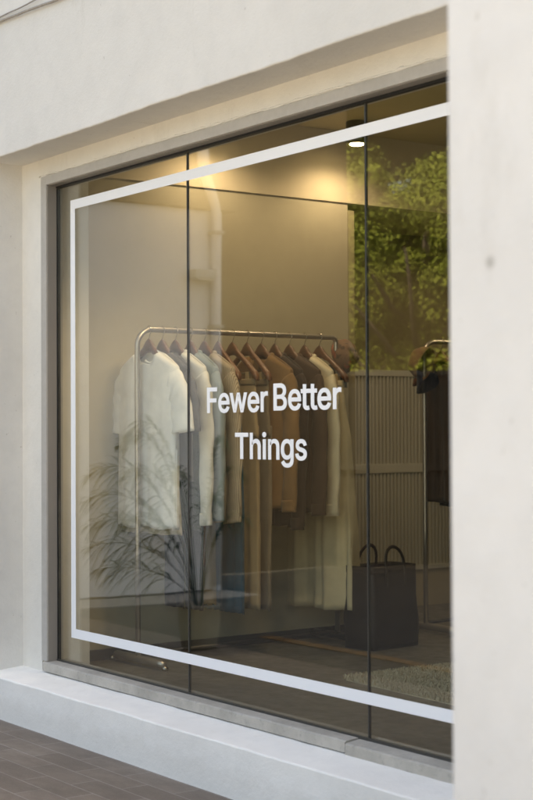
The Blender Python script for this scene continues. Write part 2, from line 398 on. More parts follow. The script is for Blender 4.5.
GL = {'F':(400,([(135,-10),(50,-10),(50,519),(379,519),(379,442),(135,442),(135,288),(356,288),(356,211),(135,211)],[(1,5,2),(5,3,2),(5,4,3),(1,6,5),(1,9,6),(9,7,6),(9,8,7),(1,0,9)])),'e':(394,([(286,-5),(263,-12),(238,-17),(212,-18),(175,-15),(142,-7),(112,8),(86,28),(64,52),(47,80),(34,113),(27,148),(24,187),(27,225),(34,261),(46,294),(63,323),(84,348),(110,368),(139,383),(170,392),(205,394),(227,393),(248,390),(269,383),(290,375),(309,363),(326,348),(342,330),(355,309),(366,285),(375,258),(380,228),(381,194),(381,159),(107,159),(107,152),(112,130),(119,111),(129,94),(142,81),(156,70),(173,62),(192,58),(212,56),(226,57),(239,59),(250,62),(261,67),(270,73),(278,80),(285,88),(291,98),(300,117),(378,98),(367,68),(356,49),(342,32),(326,18),(307,5),(298,231),(295,246),(288,265),(280,281),(269,295),(257,305),(242,314),(225,318),(205,320),(185,318),(167,313),(152,305),(138,294),(127,281),(118,265),(111,248),(108,231)],[(20,22,21),(20,23,22),(19,23,20),(19,24,23),(18,24,19),(18,25,24),(18,26,25),(17,26,18),(17,27,26),(16,27,17),(16,28,27),(16,68,28),(68,29,28),(15,69,16),(69,68,16),(67,29,68),(15,70,69),(66,29,67),(65,29,66),(15,71,70),(65,30,29),(15,72,71),(64,30,65),(63,30,64),(14,72,15),(14,73,72),(63,31,30),(14,74,73),(62,31,63),(14,75,74),(61,31,62),(13,75,14),(61,32,31),(13,76,75),(60,32,61),(13,60,76),(13,32,60),(13,33,32),(12,33,13),(12,34,33),(11,35,12),(35,34,12),(11,36,35),(11,37,36),(10,37,11),(10,38,37),(52,54,53),(9,38,10),(9,39,38),(51,54,52),(51,55,54),(9,40,39),(50,55,51),(9,41,40),(8,41,9),(49,55,50),(48,55,49),(8,42,41),(48,56,55),(47,56,48),(8,43,42),(46,56,47),(45,56,46),(8,44,43),(44,56,45),(8,56,44),(7,56,8),(7,57,56),(7,58,57),(6,58,7),(6,59,58),(5,59,6),(5,0,59),(5,1,0),(4,1,5),(4,2,1),(3,2,4)])),'w':(554,([(206,-10),(130,-10),(9,389),(95,389),(143,216),(150,192),(156,167),(164,139),(171,109),(178,77),(187,31),(153,31),(162,76),(169,107),(176,137),(183,165),(190,191),(197,216),(244,389),(324,389),(371,216),(378,192),(384,166),(391,138),(398,109),(405,77),(414,31),(379,31),(389,77),(396,108),(403,138),(410,165),(417,192),(424,216),(472,389),(558,389),(437,-10),(361,-10),(309,169),(304,187),(300,204),(295,222),(290,241),(285,259),(281,278),(276,297),(272,316),(264,348),(303,348),(296,316),(291,297),(286,278),(282,259),(277,241),(272,222),(267,204),(262,186),(257,169)],[(1,3,2),(1,4,3),(17,47,18),(47,19,18),(47,48,19),(48,20,19),(33,35,34),(33,36,35),(17,46,47),(49,20,48),(50,20,49),(17,45,46),(51,20,50),(17,44,45),(52,43,51),(43,20,51),(17,52,44),(52,43,44),(17,53,52),(42,20,43),(41,20,42),(17,54,53),(40,20,41),(17,55,54),(1,5,4),(32,36,33),(16,55,17),(40,21,20),(39,21,40),(16,56,55),(1,6,5),(39,22,21),(31,36,32),(15,56,16),(38,22,39),(15,57,56),(37,22,38),(15,0,57),(1,7,6),(37,23,22),(30,36,31),(14,0,15),(1,13,7),(13,8,7),(37,29,23),(29,24,23),(29,24,30),(24,36,30),(13,8,14),(8,0,14),(9,0,8),(25,36,24),(37,28,29),(1,12,13),(10,0,9),(26,36,25),(37,27,28),(1,11,12),(1,10,11),(1,0,10),(37,26,27),(37,36,26)])),'r':(249,([(124,-10),(43,-10),(43,389),(122,389),(122,331),(109,331),(116,344),(129,361),(147,376),(167,386),(189,393),(213,395),(218,395),(224,395),(230,394),(235,394),(240,394),(253,393),(253,310),(239,313),(235,314),(229,314),(222,315),(215,316),(207,316),(191,315),(177,311),(164,306),(152,298),(142,289),(134,278),(129,266),(125,252),(124,237)],[(10,12,11),(10,13,12),(10,14,13),(10,15,14),(10,16,15),(10,17,16),(10,18,17),(9,18,10),(1,5,2),(5,3,2),(5,6,3),(6,4,3),(8,18,9),(7,18,8),(6,18,7),(4,19,6),(19,18,6),(1,4,5),(1,31,4),(31,30,4),(30,29,4),(29,28,4),(28,27,4),(27,26,4),(26,25,4),(25,24,4),(24,23,4),(23,22,4),(22,21,4),(21,20,4),(20,19,4),(1,32,31),(1,33,32),(1,0,33)])),'B':(446,([(247,-10),(50,-10),(50,519),(241,519),(276,517),(306,510),(333,500),(356,485),(375,468),(390,447),(400,424),(406,400),(408,374),(407,352),(403,333),(396,315),(386,301),(375,288),(362,278),(348,269),(333,262),(325,260),(325,271),(334,269),(351,263),(369,254),(385,242),(399,226),(411,208),(421,187),(426,163),(428,136),(426,110),(419,85),(409,62),(393,41),(373,23),(349,9),(319,-2),(285,-8),(135,221),(135,67),(244,67),(279,69),(305,76),(323,87),(336,102),(343,118),(345,137),(344,152),(340,166),(334,179),(325,190),(314,201),(301,209),(286,216),(268,219),(248,221),(135,442),(135,295),(238,295),(255,297),(270,300),(284,305),(296,312),(306,321),(315,332),(321,344),(325,357),(326,372),(324,391),(317,407),(306,421),(290,432),(268,439),(240,442)],[(1,58,2),(58,3,2),(58,4,3),(58,5,4),(58,6,5),(58,7,6),(58,8,7),(58,9,8),(58,75,9),(75,74,9),(74,10,9),(1,59,58),(73,10,74),(72,10,73),(72,11,10),(71,11,72),(70,11,71),(70,12,11),(69,12,70),(69,13,12),(68,13,69),(67,13,68),(67,14,13),(66,14,67),(66,15,14),(65,15,66),(64,15,65),(64,16,15),(63,16,64),(62,16,63),(62,17,16),(61,17,62),(60,17,61),(1,40,59),(40,60,59),(40,17,60),(40,22,17),(22,18,17),(22,19,18),(40,21,22),(23,19,22),(24,19,23),(20,24,19),(20,25,24),(21,25,20),(40,25,21),(40,26,25),(40,27,26),(40,57,27),(57,56,27),(56,28,27),(1,41,40),(55,28,56),(54,28,55),(53,28,54),(53,29,28),(52,29,53),(51,29,52),(51,30,29),(50,30,51),(49,30,50),(49,31,30),(48,31,49),(47,31,48),(47,32,31),(46,32,47),(46,33,32),(45,33,46),(44,33,45),(44,34,33),(43,34,44),(42,34,43),(1,42,41),(1,34,42),(1,35,34),(1,36,35),(1,37,36),(1,38,37),(1,39,38),(1,0,39)])),'t':(216,([(-4,389),(55,389),(55,481),(136,481),(136,389),(214,389),(214,317),(136,317),(136,98),(137,84),(140,74),(144,68),(149,64),(158,61),(171,60),(174,60),(179,60),(184,61),(190,62),(195,63),(210,65),(225,-5),(209,-10),(201,-11),(193,-13),(185,-13),(176,-14),(168,-14),(136,-11),(108,-2),(85,14),(68,36),(58,62),(55,92),(55,317),(-4,317)],[(1,3,2),(1,4,3),(35,1,0),(35,4,1),(35,5,4),(35,6,5),(34,6,35),(33,7,34),(7,6,34),(33,8,7),(33,9,8),(32,9,33),(32,10,9),(32,11,10),(32,12,11),(19,21,20),(32,13,12),(18,21,19),(31,13,32),(17,21,18),(31,14,13),(16,21,17),(31,15,14),(31,16,15),(31,21,16),(30,21,31),(29,21,30),(28,21,29),(28,22,21),(28,23,22),(27,23,28),(27,25,23),(25,24,23),(27,26,25)])),'T':(439,([(183,442),(22,442),(22,519),(427,519),(427,442),(267,442),(267,-10),(183,-10)],[(1,3,2),(1,4,3),(0,4,1),(7,5,0),(5,4,0),(7,6,5)])),'h':(400,([(135,278),(129,263),(125,246),(124,226),(124,-10),(43,-10),(43,519),(124,519),(124,277),(87,277),(107,324),(125,350),(146,370),(171,384),(198,392),(227,394),(254,393),(278,387),(300,377),(320,364),(336,346),(350,325),(359,300),(365,272),(367,241),(367,-10),(286,-10),(286,235),(284,261),(277,281),(266,297),(251,309),(232,317),(210,319),(194,318),(179,314),(166,309),(154,301),(144,290)],[(5,7,6),(5,9,7),(9,10,7),(10,8,7),(14,16,15),(14,17,16),(13,17,14),(13,18,17),(12,18,13),(12,19,18),(11,19,12),(11,20,19),(10,20,11),(10,21,20),(10,33,21),(33,32,21),(32,22,21),(8,37,10),(37,36,10),(36,35,10),(35,34,10),(34,33,10),(31,22,32),(30,22,31),(8,38,37),(30,23,22),(29,23,30),(8,0,38),(28,23,29),(8,1,0),(5,8,9),(5,1,8),(28,24,23),(5,2,1),(27,24,28),(5,3,2),(27,25,24),(26,25,27),(5,4,3)])),'i':(157,([(121,447),(110,439),(97,434),(84,433),(70,434),(58,439),(47,447),(38,458),(33,470),(31,483),(33,497),(38,509),(47,519),(58,527),(70,532),(84,534),(97,532),(110,527),(121,519),(129,509),(135,497),(136,483),(135,470),(129,458),(124,-10),(43,-10),(43,389),(124,389)],[(25,27,26),(25,24,27),(14,16,15),(14,17,16),(13,17,14),(13,18,17),(12,18,13),(12,19,18),(11,19,12),(10,19,11),(10,20,19),(9,20,10),(9,21,20),(8,21,9),(8,22,21),(7,22,8),(7,23,22),(6,23,7),(6,0,23),(5,0,6),(5,1,0),(4,1,5),(4,2,1),(3,2,4)])),'n':(400,([(135,278),(129,263),(125,246),(124,226),(124,-10),(43,-10),(43,389),(122,389),(122,277),(87,277),(107,324),(125,350),(146,370),(171,384),(198,392),(227,394),(254,393),(278,387),(300,377),(319,364),(336,346),(350,325),(359,301),(365,272),(367,241),(367,-10),(286,-10),(286,235),(284,261),(277,281),(266,297),(251,309),(232,317),(210,319),(194,318),(179,314),(166,309),(154,301),(144,290)],[(14,16,15),(14,17,16),(13,17,14),(5,9,6),(9,7,6),(9,10,7),(10,8,7),(13,18,17),(12,18,13),(12,19,18),(11,19,12),(11,20,19),(10,20,11),(10,21,20),(10,33,21),(33,32,21),(32,22,21),(8,37,10),(37,36,10),(36,35,10),(35,34,10),(34,33,10),(31,22,32),(30,22,31),(30,23,22),(8,38,37),(29,23,30),(8,0,38),(28,23,29),(8,1,0),(5,8,9),(5,1,8),(28,24,23),(5,2,1),(27,24,28),(5,3,2),(27,25,24),(26,25,27),(5,4,3)])),'g':(415,([(294,-145),(267,-154),(238,-159),(207,-161),(179,-159),(154,-156),(131,-149),(110,-140),(92,-130),(76,-118),(62,-104),(51,-89),(37,-66),(104,-27),(115,-43),(122,-51),(129,-59),(137,-66),(147,-73),(158,-79),(172,-84),(188,-86),(207,-87),(234,-85),(257,-78),(276,-67),(290,-52),(298,-32),(301,-5),(301,58),(312,58),(309,54),(302,45),(294,35),(284,24),(271,15),(257,7),(239,0),(218,-4),(195,-5),(164,-3),(135,5),(107,18),(83,36),(63,59),(46,86),(34,117),(27,152),(24,191),(27,230),(34,265),(46,298),(62,326),(83,350),(107,369),(134,383),(164,392),(196,394),(219,393),(240,389),(258,382),(273,373),(285,363),(296,352),(304,342),(311,333),(313,329),(303,329),(303,389),(382,389),(382,-9),(380,-42),(372,-71),(359,-95),(341,-116),(319,-133),(151,84),(167,76),(184,71),(205,69),(225,71),(243,76),(258,83),(271,94),(282,108),(291,125),(297,145),(301,167),(302,193),(301,217),(297,240),(291,260),(282,278),(271,292),(258,304),(243,313),(225,318),(205,320),(184,318),(167,312),(151,303),(138,291),(127,276),(118,259),(111,238),(108,216),(106,193),(108,168),(112,146),(118,126),(127,109),(138,95)],[(56,58,57),(56,59,58),(55,59,56),(67,64,68),(64,69,68),(64,65,69),(65,66,69),(66,70,69),(55,60,59),(54,60,55),(54,61,60),(54,62,61),(53,62,54),(53,63,62),(53,64,63),(52,64,53),(52,67,64),(52,66,67),(52,97,66),(97,96,66),(96,95,66),(95,94,66),(94,93,66),(93,92,66),(92,91,66),(91,70,66),(51,98,52),(98,97,52),(51,99,98),(51,100,99),(51,101,100),(50,101,51),(50,102,101),(50,103,102),(49,103,50),(90,70,91),(49,104,103),(89,70,90),(49,105,104),(48,105,49),(88,70,89),(48,106,105),(87,70,88),(48,107,106),(47,107,48),(47,108,107),(86,70,87),(46,108,47),(46,109,108),(85,70,86),(46,110,109),(84,70,85),(45,110,46),(45,111,110),(83,30,84),(30,70,84),(45,76,111),(82,30,83),(44,76,45),(44,77,76),(81,30,82),(44,78,77),(80,30,81),(44,79,78),(79,30,80),(44,30,79),(43,29,44),(29,30,44),(43,33,29),(33,28,29),(31,70,30),(32,70,31),(33,70,32),(42,33,43),(42,34,33),(28,70,33),(42,35,34),(41,35,42),(41,36,35),(41,37,36),(40,37,41),(40,38,37),(39,38,40),(27,70,28),(27,71,70),(12,14,13),(26,71,27),(26,72,71),(12,15,14),(12,16,15),(25,72,26),(12,17,16),(11,17,12),(11,18,17),(24,72,25),(24,73,72),(11,19,18),(23,73,24),(11,20,19),(11,21,20),(22,73,23),(11,22,21),(11,73,22),(10,73,11),(10,74,73),(9,74,10),(9,75,74),(8,75,9),(7,75,8),(7,0,75),(6,0,7),(6,1,0),(5,1,6),(5,2,1),(4,2,5),(4,3,2)])),'s':(355,([(264,-3),(239,-11),(211,-17),(182,-18),(156,-17),(131,-13),(109,-6),(88,4),(70,16),(54,31),(41,49),(32,70),(23,102),(100,118),(110,92),(118,79),(130,69),(144,61),(161,57),(181,55),(204,57),(223,62),(239,71),(250,81),(256,91),(258,103),(257,113),(253,121),(247,128),(238,135),(226,141),(209,145),(147,160),(114,170),(87,184),(65,201),(49,222),(40,246),(37,274),(39,297),(46,318),(57,337),(72,354),(90,368),(111,380),(135,388),(160,393),(187,394),(213,393),(237,389),(258,382),(277,372),(293,360),(307,346),(318,329),(327,312),(337,283),(262,266),(253,286),(246,298),(236,308),(224,316),(208,321),(187,323),(168,321),(151,316),(137,309),(126,299),(121,289),(119,277),(120,267),(124,258),(130,251),(141,244),(155,238),(174,233),(232,219),(265,209),(292,195),(313,178),(329,158),(338,134),(341,107),(339,83),(332,61),(321,41),(305,24),(286,9)],[(46,48,47),(46,49,48),(45,49,46),(45,50,49),(44,50,45),(44,51,50),(43,51,44),(43,52,51),(42,52,43),(42,53,52),(41,53,42),(41,54,53),(40,54,41),(40,63,54),(63,55,54),(40,64,63),(62,55,63),(40,65,64),(61,55,62),(39,65,40),(39,66,65),(60,55,61),(60,56,55),(39,67,66),(59,56,60),(39,68,67),(58,56,59),(38,68,39),(38,69,68),(57,56,58),(38,70,69),(37,70,38),(37,71,70),(37,72,71),(37,73,72),(36,73,37),(36,74,73),(36,75,74),(36,76,75),(35,76,36),(35,77,76),(35,78,77),(34,78,35),(34,79,78),(33,79,34),(33,80,79),(32,80,33),(31,80,32),(31,81,80),(30,81,31),(29,81,30),(28,81,29),(28,82,81),(27,82,28),(26,82,27),(12,14,13),(25,82,26),(25,83,82),(24,83,25),(11,14,12),(11,15,14),(23,83,24),(23,84,83),(22,84,23),(11,16,15),(21,84,22),(10,16,11),(10,17,16),(20,84,21),(10,18,17),(20,85,84),(19,85,20),(10,19,18),(10,85,19),(9,85,10),(9,86,85),(8,86,9),(8,87,86),(7,87,8),(7,0,87),(6,0,7),(6,1,0),(5,1,6),(5,2,1),(4,2,5),(4,3,2)]))}
lt = empty('window_lettering', (-5.13, YG, 1.233), 0, 'white vinyl lettering reading Fewer Better Things on the glass', 'lettering')
BOLD = .0009
def word(s, x, z, ex, ez, x_end):
    tot = sum(GL[c][0] for c in s)/1000
    ex = (x_end-x)/(tot-.05)
    x -= .03*ex
    par = 0
    for c in s:
        par = 1-par; adv, (vs, fs) = GL[c]
        bm = bmesh.new(); V = [bm.verts.new((x+5.13+a*ex/1000, -.0004-.0004*par, z-1.233+b*ez/1000)) for a, b in vs]
        for f in fs:
            try: bm.faces.new([V[i] for i in f])
            except ValueError: pass
        D = {}
        for e in bm.edges:                                  # a slightly bolder cut than the outline
            if len(e.link_faces) == 1:
                c_ = e.link_faces[0].calc_center_median(); p, q = e.verts[0].co, e.verts[1].co
                nx, nz = (q.z-p.z), -(q.x-p.x); l_ = math.hypot(nx, nz) or 1
                if nx*((p.x+q.x)/2-c_.x)+nz*((p.z+q.z)/2-c_.z) < 0: nx, nz = -nx, -nz
                for v in e.verts: D.setdefault(v, []).append((nx/l_, nz/l_))
        for v, L_ in D.items():
            ax = sum(i[0] for i in L_)/len(L_); az = sum(i[1] for i in L_)/len(L_); k_ = max(.35, ax*ax+az*az)
            v.co.x += BOLD*1.5*ax/k_; v.co.z += BOLD*az/k_
        r = bmesh.ops.extrude_face_region(bm, geom=list(bm.faces))
        for v in r['geom']:
            if isinstance(v, bmesh.types.BMVert): v.co.y -= .0008+.0004*par
        obj('letter', bm, M['vinyl'], lt); x += adv*ex/1000
word('Fewer', -5.130, 1.4215, .21, 0.1917, -4.712)
word('Better', -4.672, 1.4255, .21, 0.1917, -4.262)
word('Things', -4.925, 1.2385, .21, 0.1917, -4.464)

# foreground pillar, cables
bm = bmesh.new(); box(bm, -1.898, -1.25, 1.75, YF-.003, 0, 4.6, .006)
tag(obj('pillar', bm, M['pillar']), 'smooth white square pillar in the near foreground beside the window', 'pillar')
a_ = [(-10.6, 3.35), (-7.6, 3.31), (-6.9, 3.292), (-6.488, 3.276), (-6.2, 3.262), (-5.9, 3.244), (-4.8, 3.25), (-2.0, 3.27), (2.1, 3.25)]
b_ = [(-10.6, 3.38), (-7.6, 3.335), (-6.9, 3.312), (-6.488, 3.298), (-6.2, 3.292), (-5.8, 3.30), (-4.8, 3.31), (-2.0, 3.33), (2.1, 3.30)]
def cable(name, pts, r, label):
    bm = bmesh.new(); P = []
    for i in range(len(pts)-1):
        for k in range(14):
            t = k/14; x = pts[i][0]*(1-t)+pts[i+1][0]*t; z = pts[i][1]*(1-t)+pts[i+1][1]*t
            P.append((x, YF-.006-r+.002*noise.noise(Vector((x*4, 0, z))), z+.002*noise.noise(Vector((x*9, 3, 1)))))
    tube(bm, P, r, 8)
    o = obj(name, bm, M['cable'], smooth=True); return tag(o, label, 'cable', 'cables along the top of the facade')
a = NT('weathered_cable'); g = a.noise(60, 4); M['cable'] = a.done(a.mix(g, (.20, .17, .14), (.42, .39, .35)), .7)
cable('wall_cable', a_, .0065, 'thicker lower weathered cable on the wall at top left')
cable('wall_cable', b_, .0035, 'thin upper weathered cable on the wall at top left')

# ------------------------------------------------------------------ ceiling spotlights
def spot(x, y, label, watt=2.7, cone=160, aim=None, tint=(1, .80, .63), soft=.03):
    t = empty('ceiling_spotlight', (x, y, IC), 0, label, 'spotlight', 'black ceiling spotlights')
    bm = bmesh.new(); lathe(bm, [(0, 0), (.056, 0), (.059, -.004), (.059, -.120), (.054, -.125), (.046, -.125), (.042, -.113), (0, -.113)], 28)
    obj('housing', bm, M['black'], t, True)
    bm = bmesh.new(); lathe(bm, [(0, -.1145), (.038, -.1145), (.038, -.127), (.030, -.131), (0, -.1325)], 24); obj('lamp', bm, M['glow'], t, True)
    L = bpy.data.lights.new('spot_beam', 'SPOT'); L.energy = watt; L.color = tint; L.spot_size = R(cone); L.spot_blend = .7; L.shadow_soft_size = soft
    o = bpy.data.objects.new('spot_beam', L); o.location = (0, 0, -.15); o.rotation_euler = (0, 0, 0) if aim is None else (Vector((x, y, IC-.15))-Vector(aim)).to_track_quat('Z', 'Y').to_euler(); link(o, t)
spot(-6.45, 5.27, 'black cylindrical ceiling spotlight shining on the band above the wall')
spot(-6.45, 4.43, 'black ceiling spotlight nearer the left pane, behind the window head')

for sx_, sy_, ax_, ay_, az_, wt_, cn_a, lb_ in ((-5.1, 3.95, -6.3, 3.92, 1.35, 11, 55, 'added unseen black spotlight close behind the glass aimed at the white t-shirt end of the rack'),
        (-5.0, 4.2, -6.35, 4.7, 1.2, 5, 80, 'added unseen black spotlight close behind the glass aimed at the middle of the clothes rack'),
        (-5.75, 7.0, -7.4, 6.4, .9, 7, 95, 'added unseen black spotlight deep in the shop above the second rack')):
    spot(sx_, sy_, lb_, wt_, cn_a, (ax_, ay_, az_), (1, .82, .62), .15)  # extra lamps out of sight, added to brighten the clothes and back screen

# ------------------------------------------------------------------ clothes racks
FLZ = .19
def rack(x, y, rz, label, ln=1.30):
    t = empty('clothes_rack', (x, y, FLZ), rz, label, 'clothes rack', 'steel clothes racks')
    H = 1.662; r = .0135; c = .085
    bm = bmesh.new(); P = [(0, 0, .03)] + [(0, 0, z) for z in (.6, 1.2, H-c)]
    for k in range(1, 9):
        an = PI/2*k/8; P.append((0, c-c*math.cos(an), H-c+c*math.sin(an)))
    P.append((0, ln/2, H))
    for k in range(0, 9):
        an = PI/2*k/8; P.append((0, ln-.03+.03*math.sin(an), H-.03+.03*math.cos(an)))
    P += [(0, ln, .9), (0, ln, .03)]
    tube(bm, P, r, 16); obj('tube_frame', bm, M['steel'], t, True)
    for yy in (0, ln):
        bm = bmesh.new()
        Q = [(-.22, yy+.012, .028), (-.20, yy+.004, .032), (0, yy, .034), (.20, yy-.006, .032), (.235, yy-.004, .026)]
        tube(bm, Q, [.016, .021, .021, .021, .016], 14); f = obj('foot', bm, M['steel'] if yy == 0 else M['darksteel'], t, True)
        for xx in (-.235, .235):
            bm = bmesh.new(); lathe(bm, [(0, 0), (.013, .001), (.016, .007), (.016, .018), (.006, .024), (0, .026)], 14, (xx, yy, 0)); obj('caster', bm, M['chrome'], f, True)
    bm = bmesh.new(); tube(bm, [(-.0, 0, .055), (0, ln, .055)], .010, 10); obj('base_rail', bm, M['darksteel'], t, True)
    return t
RX, RY, RRZ = -6.455, 3.865, R(2.4)
RL = 1.862      # rail height
rack(RX, RY, RRZ, 'steel tube rack by the window holding the long row of clothes')
def rail(y, rot=0):      # point under the rail at distance y along it
    return (RX - math.sin(RRZ)*(y-RY), y)

# hangers: local origin at the rail centre
def make_hanger(clips=False, label='', cat='hanger'):
    t = empty('wooden_hanger', (0, 0, 0), 0, label, cat, 'wooden hangers')
    bm = bmesh.new(); P = []
    for k in range(13):
        an = R(200-k*17.5); P.append((.021*math.cos(an), 0, -.0035+.021*math.sin(an)))
    P += [(.006, 0, -.030), (.0, 0, -.045), (0, 0, -.085)]
    tube(bm, P, .0021, 8); obj('hook', bm, M['chrome'], t, True)
    bm = bmesh.new(); rings = []
    N = 34
    for i in range(N+1):
        u = -1+2*i/N; x = .215*u; au = abs(u)
        zc = -.086 - .155*au**1.25; hh = .016+.020*max(0, 1-au*3.6)+.007*max(0, au-.6)/.4; tt = .011+.007*au**1.5
        yb = -.008*au**2
        if au > .97: hh *= .55; tt *= .6
        if au < .16: zc += .006
        ring = []
        for k in range(12):
            a_n = 2*PI*k/12; cx = math.cos(a_n); sx = math.sin(a_n)
            ring.append(bm.verts.new((x, yb+tt*math.copysign(abs(cx)**.7, cx), zc+hh*math.copysign(abs(sx)**.7, sx))))
        rings.append(ring)
    for i in range(N):
        for k in range(12): bm.faces.new((rings[i][k], rings[i][(k+1) % 12], rings[i+1][(k+1) % 12], rings[i+1][k]))
    bm.faces.new(rings[0][::-1]); bm.faces.new(rings[-1]); obj('arms', bm, M['wood'], t, True)
    if clips:
        bm = bmesh.new(); tube(bm, [(-.19, 0, -.21), (.19, 0, -.21)], .0035, 8); obj('clip_bar', bm, M['chrome'], t, True)
        for sx in (-1, 1):
            bm = bmesh.new(); box(bm, sx*.13-.014, sx*.13+.014, -.013, .013, -.262, -.205, .004); obj('clip', bm, F['sand'], t)
    return t
def copy_tree(o, parent=None):
    c = o.copy(); COL.objects.link(c)
    if parent: c.parent = parent
    for ch in list(o.children): copy_tree(ch, c)
    return c
hp = {False: None, True: None}
def hang(y, clips, rz, label, x=None, z=RL, tilt=0):
    src = hp[clips]
    if src is None: o = hp[clips] = make_hanger(clips, label)
    else: o = copy_tree(src)
    xx = rail(y)[0] if x is None else x
    o.location = (xx, y, z-.0095 if True else z); o.rotation_euler = (0, tilt, RRZ+rz); o['label'] = label
    return o

def fold(x, v, sd, k, a):
    return a*(math.sin(k*x+sd+.3*v)+.55*math.sin(k*1.9*x+sd*2.3-.5*v)+.35*math.sin(k*3.3*x+sd*.7))
def body_bm(z0, slope, wd, hem, th=(.016, .045), amp=.012, k=24, sd=0.0, neck=(.085, .095, .02), n=120, m_=46, hemwave=.006, amp0=.0):
    """wd: list of (v, half width). The top ring follows the sloping shoulders, open at the neck"""
    bm = bmesh.new(); rings = []
    def W(v):
        for (va, a_w), (vb, b_w) in zip(wd, wd[1:]):
            if v <= vb:
                t = (v-va)/(vb-va+1e-9); t = t*t*(3-2*t); return a_w*(1-t)+b_w*t
        return wd[-1][1]
    for j in range(m_+1):
        v = (j/m_)**1.25; hw = W(v); ring = []
        tt = th[0]+(th[1]-th[0])*min(1, v*3)
        for i in range(n):
            an = 2*PI*i/n; cx, sx = math.cos(an), math.sin(an)
            u = math.copysign(abs(cx)**.85, cx); x = hw*u
            zt = z0 - slope*abs(x)**1.15
            if neck and abs(x) < neck[0]:
                d = math.sqrt(1-(x/neck[0])**2); zt -= (neck[1] if sx < 0 else neck[2])*d**.8
            zh = hem+hemwave*math.sin(7*x/max(hw, .1)+sd)+(.004 if sx < 0 else -.004)
            z = zt*(1-v)+zh*v
            am = amp0+amp*min(1, v*1.35)**1.1
            if neck and abs(x) >= neck[0]: ty = max(.08, math.sqrt(min(1, v/.012)))
            elif neck: ty = max(math.sqrt(min(1, v/.012)), .08+.92*math.sqrt(1-(x/neck[0])**2))
            else: ty = 1
            y = tt*ty*math.copysign(abs(sx)**.65, sx)+fold(x, v, sd, k, am)*(.75+.25*math.copysign(1, sx))
            y += .0025*noise.noise(Vector((x*9, z*5, sd)))*(.3+v)+.0012*noise.noise(Vector((x*26, z*19, sd+sx)))
            x2 = x+.004*noise.noise(Vector((z*8, sx*2, sd)))
            ring.append(bm.verts.new((x2, y, z)))
        rings.append(ring)
    for j in range(m_):
        for i in range(n): bm.faces.new((rings[j][i], rings[j][(i+1) % n], rings[j+1][(i+1) % n], rings[j+1][i]))
    return bm
def sleeve_bm(p0, p1, p2, ra, rb, flat=.45, sd=0, amp=.003, nr=26, n=22, cuff=0):
    """tube sleeve: quadratic path p0-p1-p2, radius (in the garment plane) ra..rb, flattened in depth"""
    bm = bmesh.new(); rings = []
    p0, p1, p2 = Vector(p0), Vector(p1), Vector(p2)
    for j in range(nr+1):
        t = j/nr; p = p0*(1-t)**2+p1*2*t*(1-t)+p2*t*t
        tg = (2*(1-t)*(p1-p0)+2*t*(p2-p1)).normalized(); side = Vector((0, 1, 0)); a_v = tg.cross(side).normalized()
        r = ra*(1-t)+rb*t
        if cuff and t > 1-cuff: r *= .97+ .1*(t-(1-cuff))/cuff
        ring = []
        for k in range(n):
            an = 2*PI*k/n
            w_ = 1+.5*noise.noise(Vector((math.cos(an)*1.3, t*7+sd, math.sin(an)*1.3)))*(.10+.14*t)
            q = p+a_v*r*math.cos(an)*w_+side*r*flat*math.sin(an)*w_
            q += side*amp*math.sin(t*23+sd+2*math.cos(an))
            ring.append(bm.verts.new(q))
        rings.append(ring)
    for j in range(nr):
        for k in range(n): bm.faces.new((rings[j][k], rings[j][(k+1) % n], rings[j+1][(k+1) % n], rings[j+1][k]))
    return bm
def solid(o, t=.0022):
    md = o.modifiers.new('thickness', 'SOLIDIFY'); md.thickness = t; md.offset = 0
    return o
def band(bm, loop, w_, t_): pass

